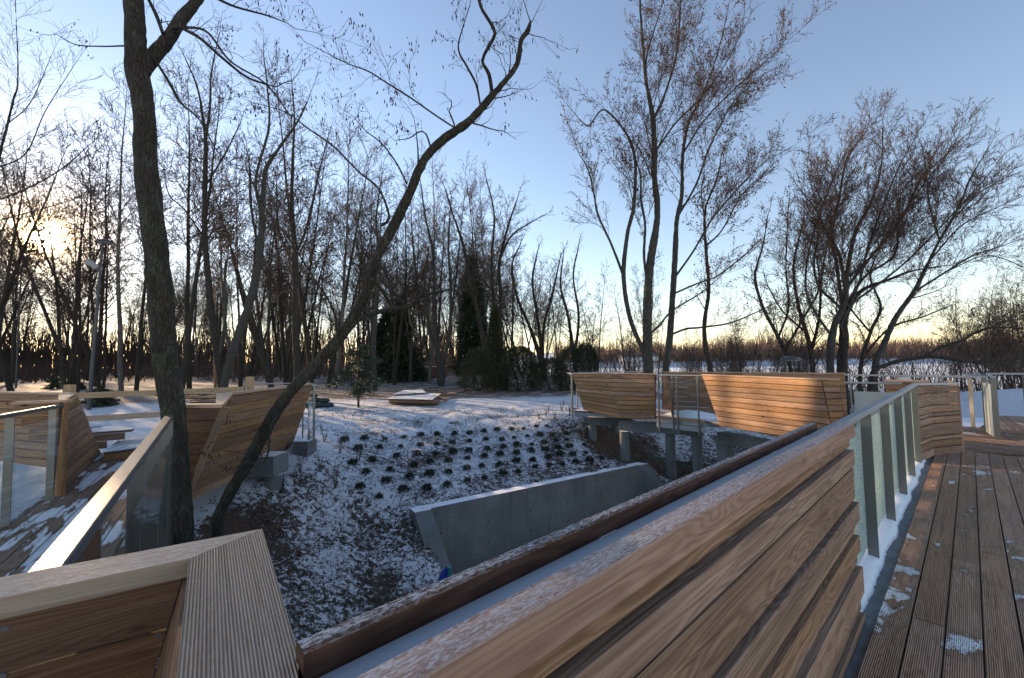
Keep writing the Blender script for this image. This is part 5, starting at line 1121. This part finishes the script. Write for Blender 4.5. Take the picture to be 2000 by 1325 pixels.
# near row, hand placed along the wood edge: picture column, distance, height
for px, Y, h, kd in ((30, 30, 15, 2), (132, 31, 11, 5), (150, 32, 14, 1), (240, 31, 16, 4), (268, 34, 15, 0), (355, 27, 16, 0), (372, 31, 15, 2), (612, 31, 16, 0), (640, 36, 17, 2), (655, 33, 15, 4), (700, 40, 18, 0), (770, 38, 17, 1), (800, 41, 16, 3), (905, 44, 16, 0), (1020, 52, 15, 1), (1090, 52, 13, 3), (1150, 62, 12, 5), (200, 38, 16, 1), (-20, 28, 15, 0), (-120, 30, 16, 1), (-60, 34, 16, 2), (330, 34, 17, 4), (470, 36, 17, 1), (565, 38, 17, 0)):
    p = D(px, 700, Y); place(kd, p[0], Y, h*(1.42 if px < 700 else 1.08)); pts_.append((p[0], Y))
tries = 0
while len(pts_) < 246 and tries < 9000:
    tries += 1; y = 36+rw_.random()**.8*72; x = rw_.uniform(-1.75*y, .13*y) if y < 85 else rw_.uniform(-1.6*y, .10*y)
    if in_gap(x, y): continue
    if any((x-a)**2+(y-b)**2 < 5.5 for a, b in pts_): continue
    pts_.append((x, y)); place(rw_.choice((0, 0, 1, 2, 2, 3, 4, 4, 5)), x, y, rw_.uniform(21, 28)*(1 if x < -.30*y else (.82 if x < 0 else .68)))
# trees along the lake edge on the right
for i in range(46):
    px = rw_.choice((rw_.uniform(1150, 1500), rw_.uniform(1420, 1600), rw_.uniform(1850, 2080))); Y = rw_.uniform(30, 37) if px > 1800 else rw_.uniform(31, 40); p = D(px, 700, Y); hh = rw_.uniform(9, 12) if px > 1800 else rw_.uniform(6, 10)
    place(rw_.choice((5, 3, 3, 1)), p[0], Y, hh, 'slim bare tree on the lake shore behind the far balcony' if px < 1800 else 'slim bare tree on the lake shore at the right edge', 'trees on the lake shore left' if px < 1800 else 'trees on the lake shore right')

# --- undergrowth at the back of the wood and the far shore: uncountable
def brush(name, N, xr, yr, hr, mat, label, seed, wfun, per=4, rad=.03, lean=.25):
    rg_ = np.random.default_rng(seed); tb = TB()
    for i in range(N):
        y = rg_.uniform(*yr); x = wfun(rg_, y); z = hz(x, y) if N < 4000 else float(zfar(np.array([x]), np.array([y]))[0])
        for k in range(per):
            h = rg_.uniform(*hr)*(1 if name != 'far_wood' else .55+.9*max(0, .5+noise.noise(Vector((x*.035, y*.02, 3))))); d = np.array((rg_.normal()*lean, rg_.normal()*lean, 1.)); b = np.array((x, y, z-.1)); m_ = b+d*h*.5+rg_.normal(size=3)*h*.03; tb.tube([b, m_, b+d*h+rg_.normal(size=3)*h*.05], [rad, rad*.7, rad*.25], 3)
    o = tb.obj(name, M[mat], None, kind='stuff', label=label, cat='undergrowth'); return o
brush('undergrowth', 2000, None, (55, 118), (1.5, 4.0), 'twigr', 'reddish brown undergrowth closing the back of the wood', 71, lambda r_, y: r_.uniform(-1.5*y, .22*y), per=5, rad=.03)
brush('back_wood', 2000, None, (90, 165), (9, 15), 'twig', 'dense far part of the wood seen between the trunks', 72, lambda r_, y: r_.uniform(-1.6*y, -.02*y), per=3, rad=.10, lean=.05)
brush('shore_brush', 330, None, (25, 37), (1.8, 4.6), 'twigr', 'tangled bare brush along the lake shore behind the far balcony', 74, lambda r_, y: r_.uniform(.19*y, 1.5*y), per=7, rad=.018, lean=.38)
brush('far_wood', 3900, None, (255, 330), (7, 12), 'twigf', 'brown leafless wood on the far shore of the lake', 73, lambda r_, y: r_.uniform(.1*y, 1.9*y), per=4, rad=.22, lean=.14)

# --- evergreens
def blades(rg_, c, dirs, L, wd):
    m = len(c); a = dirs/np.linalg.norm(dirs, axis=1)[:, None]; b = np.cross(a, rg_.normal(size=(m, 3))); b /= np.linalg.norm(b, axis=1)[:, None]; cc = np.cross(a, b); L = L*(.6+.8*rg_.random((m, 1)))
    return np.stack([c-b*wd*L, c+a*L*.5-cc*L*.08, c+b*wd*L, c+a*L], 1)
def bush(name, label, px, py, Y, w_, h_, N, mat, seed, shape='dome', bl=.09, group=None, cat='shrub', base=None):
    rg_ = np.random.default_rng(seed); p = D(px, py, Y); b = np.array((p[0], Y, hz(p[0], Y))) if base is None else np.array(base); r = thing(name, label, cat, tuple(b), group)
    f = rg_.random(N)**(.8 if shape == 'dome' else .9); ph = rg_.random(N)*6.283
    prof = np.sqrt(np.maximum(0, 1-(f*.98)**2)) if shape == 'dome' else (1-f)**.75*.95+.04
    if shape == 'dome': prof *= .75+.25*np.minimum(1, f*6)
    lump = np.array([1+.33*noise.noise(Vector((math.cos(a)*1.6+seed, math.sin(a)*1.6, z*3.2))) for a, z in zip(ph, f)])
    rad = prof*w_/2*lump*(rg_.random(N)**.35); lf_ = 1+.15*np.array([noise.noise(Vector((math.cos(a)*2+seed, math.sin(a)*2, 5))) for a in ph])
    c = np.stack([np.cos(ph)*rad, np.sin(ph)*rad, f*h_*lf_], 1); d = np.stack([np.cos(ph), np.sin(ph), .7+rg_.normal(size=N)*.4], 1)+rg_.normal(size=(N, 3))*.35
    V_ = blades(rg_, c, d, bl, .28).reshape(-1, 3); raw_mesh('foliage', V_, np.arange(N*4).reshape(N, 4), M[mat], r, smooth=False)
    tb = TB(); 
    for k in range(5): e = c[rg_.integers(N)]*.8; tb.tube([(0, 0, -.1), e*.5+(0, 0, .02), e], [.03*h_/2+.01, .02*h_/2+.005, .008], 5)
    tb.obj('stems', M['barkd'], r); return r
bush('thuja_bush', 'broad dark evergreen bush left of the tall conifers', 938, 760, 27, 3.2, 2.6, 9000, 'thuja', 81, bl=.13)
bush('thuja_tree', 'tall narrow brownish conifer in the middle of the evergreens', 968, 762, 28, 2.0, 5.3, 11000, 'thuja', 82, 'cone', bl=.16, cat='conifer')
bush('thuja_tree', 'rounded evergreen bush right of the narrow conifer', 1015, 762, 27, 2.9, 2.7, 9000, 'thuja', 83, 'dome', bl=.14, cat='conifer')
bush('thuja_bush', 'low wide evergreen bush before the far balcony end', 1075, 760, 26.5, 3.0, 1.9, 8000, 'thuja', 84, bl=.12)
bush('thuja_bush', 'dark evergreen bush nearest the left end of the far balcony', 1118, 758, 27, 2.7, 2.5, 8000, 'ever', 85, bl=.12)
bush('thuja_tree', 'small rounded evergreen beside the far balcony end', 1145, 755, 29, 2.1, 2.9, 7000, 'ever', 86, 'dome', bl=.13, cat='conifer')
def spruce(label, px, Y, H, Wd, seed, whorls=22, twl=.22, name='spruce_tree', base=None, bare=.12, thin=1., open_=False):
    rg_ = np.random.default_rng(seed); p = D(px, 700, Y); b = np.array((p[0], Y, hz(p[0], Y))) if base is None else base; r = thing(name, label, 'conifer', tuple(b)); tb = TB(); C = []; Dr = []
    tb.tube([(0, 0, -.2), (0, 0, H*.5), (0, 0, H)], [H*.014+.01, H*.009+.006, .008], 8)
    for k in range(whorls):
        f = bare+(1-bare)*k/whorls; z = f*H; R = Wd/2*(1-f)**.85*rg_.uniform(.75, 1.1)+.05
        if open_: R = Wd/2*math.sqrt(max(.03, 1-f*f))*.95
        for j in range(5 if open_ else int(6*thin)+2):
            ph = rg_.random()*6.283; R = R if not open_ else Wd/2*math.sqrt(max(.03, 1-f*f))*rg_.uniform(.35, 1.1); e = np.array((math.cos(ph)*R, math.sin(ph)*R, -R*.22+rg_.normal()*.05)); b0_ = np.array((0, 0, z)); mid_ = b0_+e*.55+(0, 0, R*.06); tb.tube([b0_, mid_, b0_+e], [.012*H/4+.003, .008, .003], 4)
            m = int(26*R/twl*.5*thin)+8; t_ = rg_.random(m)**.7; q = b0_+e*t_[:, None]+rg_.normal(size=(m, 3))*np.array((.12, .12, .07))*R*.8; C.append(q); Dr.append(np.tile(e/np.linalg.norm(e), (m, 1))+rg_.normal(size=(m, 3))*.7)
    C = np.concatenate(C); Dr = np.concatenate(Dr); V_ = blades(rg_, C, Dr, twl, .14).reshape(-1, 3); raw_mesh('needles', V_, np.arange(len(C)*4).reshape(-1, 4), M['ever'], r, smooth=False); tb.obj('trunk', M['barkd'], r); return r
spruce('tall dark spruce rising behind the evergreen bushes', 925, 38, 11.5, 3.8, 91, 34, .5)
spruce('broad dark spruce among the trunks above the board pile', 785, 44, 9.0, 5.4, 92, 26, .6, bare=.05)
spruce('dark drooping spruce left of the broad one', 752, 50, 8.5, 4.4, 93, 24, .6)
pbase = hit(700, 797)
spruce('small young pine standing alone on the snowy clearing', 700, pbase[1], 2.9, 2.7, 94, 9, .17, name='pine_tree', base=pbase, bare=.30, thin=1.3, open_=True)
for px, py, w_, h_, lb in ((190, 795, 2.2, 1.0, 'small spreading fir behind the left fence rail'), (105, 760, 2., 1.1, 'low fir bush left of the fence post'), (150, 762, 1.5, .8, 'smaller fir bush right of the fence post')):
    q = hit(px, py); spruce(lb, px, q[1], h_, w_, int(px), 8, .16, name='fir_bush', base=q, bare=.05)

# --- planted shrubs on the slope
def unit_shrub(seed, N=230):
    rg_ = np.random.default_rng(seed); f = rg_.random(N); ph = rg_.random(N)*6.283; rad = np.sqrt(np.maximum(0, 1-f*f))*.105*(rg_.random(N)**.4)*(1+.3*np.sin(ph*3+seed)); c = np.stack([np.cos(ph)*rad, np.sin(ph)*rad, f*.13+.01], 1)
    d = np.stack([np.cos(ph), np.sin(ph), .5+rg_.random(N)], 1)+rg_.normal(size=(N, 3))*.3; return blades(rg_, c, d, .075, .22).reshape(-1, 3), N
sh = []
for k in range(4):
    V_, N_ = unit_shrub(300+k); r = bpy.data.objects.new('low_shrub', None); COL.objects.link(r); r['category'] = 'shrub'; raw_mesh('foliage', V_, np.arange(N_*4).reshape(N_, 4), M['shrub'], r, smooth=False)
    tb = TB(); rg_ = np.random.default_rng(k)
    for j in range(6): e = np.array((rg_.normal()*.07, rg_.normal()*.07, .12)); tb.tube([(0, 0, -.03), e*.5, e], [.006, .005, .003], 4)
    tb.obj('stems', M['barkd'], r); sh.append(r)
SP = [(640+a/5.556, 800+b/5.556) for a, b in ((185, 330), (400, 315), (625, 310), (830, 290), (1015, 280), (1185, 265), (1375, 255), (1540, 245), (1700, 230), (1840, 215), (330, 425), (560, 405), (795, 395), (1005, 380), (1180, 372), (1355, 355), (1540, 335), (1715, 318), (1890, 322),
      (275, 580), (485, 560), (750, 505), (975, 485), (1175, 480), (1360, 462), (1535, 448), (1730, 425), (1910, 400), (415, 685), (675, 650), (930, 605), (1110, 570), (1305, 555), (1515, 525), (1700, 505), (1870, 487), (890, 745), (1110, 705), (1310, 678), (1510, 635), (1670, 610), (1865, 595),
      (355, 855), (635, 790), (815, 880), (1080, 855), (1295, 820), (1515, 765), (1700, 735), (1900, 705), (560, 945))]
SP += [(980+a/7.692, 780+b/7.692) for a, b in ((155, 445), (330, 435), (525, 400), (680, 390), (185, 570), (385, 540), (570, 540), (765, 515), (970, 505), (225, 695), (450, 665), (640, 640), (815, 615), (975, 600), (230, 805), (445, 780), (650, 755), (850, 720), (1020, 705), (1240, 675), (220, 935), (470, 920), (690, 865), (870, 825), (1070, 825), (1265, 795), (500, 1010), (720, 980), (915, 965), (1110, 935), (1325, 920), (1500, 880), (245, 1085))]
rs_ = random.Random(2)
LS = 'small dark green shrub planted in rows on the snowy slope above the concrete wall'
for i, (x, y) in enumerate(SP):
    q = hit(x, y+5); sc = rs_.uniform(.55, .98); o = sh[i % 4]
    if i < 4: o.location = tuple(q); o.scale = (sc,)*3; o['label'] = LS; o['group'] = 'shrubs planted on the slope'
    else: copy_tree(o, q, rs_.uniform(0, 6.28), sc, LS, 'shrubs planted on the slope')
# seedlings with bare dark stalks
wd = []
for k in range(3):
    rg_ = np.random.default_rng(400+k); r = bpy.data.objects.new('seedling', None); COL.objects.link(r); r['category'] = 'seedling'; tb = TB(); C = []; Dr = []
    for j in range(3):
        e = np.array((rg_.normal()*.06, rg_.normal()*.06, rg_.uniform(.3, .5))); tb.tube([(0, 0, -.03), e*.5+rg_.normal(size=3)*.012, e], [.007, .005, .002], 4)
        t_ = rg_.random(40); C.append(e*t_[:, None]+rg_.normal(size=(40, 3))*.012); Dr.append(rg_.normal(size=(40, 3))+(0, 0, .9))
    tb.obj('stems', M['weed'], r); C = np.concatenate(C); raw_mesh('leaves', blades(rg_, C, np.concatenate(Dr), .05, .2).reshape(-1, 3), np.arange(len(C)*4).reshape(-1, 4), M['weed'], r, smooth=False); wd.append(r)
for i, (x, y) in enumerate(((634, 864), (607, 884), (665, 890), (586, 928), (625, 925), (655, 955), (585, 950), (551, 965), (1053, 820), (1066, 815), (1071, 808), (1083, 827), (1097, 804), (1113, 815), (560, 880), (700, 905))):
    q = hit(x, y); o = wd[i % 3]; left = x < 900; lb = 'dark leafless seedling on the snow beside the left balcony' if left else 'dark leafless seedling on the snow at the left end of the far balcony'; gp = 'seedlings left' if left else 'seedlings right'
    if i < 3: o.location = tuple(q); o['label'] = lb; o['group'] = gp
    else: copy_tree(o, q, rs_.uniform(0, 6.28), rs_.uniform(.7, 1.1), lb, gp)

# --- leaf litter and ground cover on the slope: uncountable
def scatter(name, N, mat, label, seed, size, keep, upright=0., long=.6, kind_='stuff', cat='ground cover'):
    rg_ = np.random.default_rng(seed); x = rg_.uniform(-8, 9, N*3); y = rg_.uniform(2.5, 17.5, N*3)
    dens = np.array([noise.fractal(Vector((a*1.1, b*1.1, seed)), 1., 2., 3) for a, b in zip(x, y)]); z = height(x, y); k = keep(x, y, z, dens, rg_)
    x, y, z = x[k][:N], y[k][:N], z[k][:N]; m = len(x); nv_ = np.array([noise.fractal(Vector((a*1.3, b*1.3, 0)), 1., 2., 5) for a, b in zip(x, y)]); c = np.stack([x, y, z+nv_*.055+.012], 1)
    a = rg_.normal(size=(m, 3))*np.array((1, 1, .35))+np.array((0, 0, upright)); a /= np.linalg.norm(a, axis=1)[:, None]; b = np.cross(a, rg_.normal(size=(m, 3))*.5+np.array((0, 0, 1.))); b /= np.linalg.norm(b, axis=1)[:, None]
    s = size*(.4+rg_.random((m, 1))*1.1); cu = np.cross(a, b)*s*.25; V_ = np.stack([c-a*s*(1 if upright < .5 else 0), c+b*s*long+cu, c+a*s*(1 if upright < .5 else 1.6), c-b*s*long+cu], 1)
    raw_mesh(name, V_.reshape(-1, 3), np.arange(m*4).reshape(m, 4), M[mat], None, smooth=False, kind=kind_, label=label, cat=cat)
def base_ok(x, y, z): return (~pit(x, y)) & (z > -3.2) & ~((x < -4.7) & (y > 5.5) & (y < 9.8))
scatter('leaf_litter', 62000, 'litter', 'brown leaf litter scattered over the snowy slope', 7, .022, lambda x, y, z, d, r_: base_ok(x, y, z) & (r_.random(len(x)) < np.clip(.42+.8*d-(z > -.62)*.36+(z < -1.5)*.18, .03, 1)))
scatter('ground_ivy', 11000, 'ivy', 'dark green ground cover showing through the snow near the ravine floor', 8, .022, lambda x, y, z, d, r_: base_ok(x, y, z) & (r_.random(len(x)) < np.clip((d-.10)*2.4, 0, 1)*(z < -1.35)), .35)
scatter('dry_grass', 4000, 'weed', 'dry grass blades poking through the snow on the slope', 9, .05, lambda x, y, z, d, r_: base_ok(x, y, z) & (r_.random(len(x)) < np.clip(.15+.5*d, 0, 1)), .9, .05)
for o in list(S.objects):
    if o.type == 'EMPTY' and 'label' not in o: o['label'] = 'bare woodland tree'
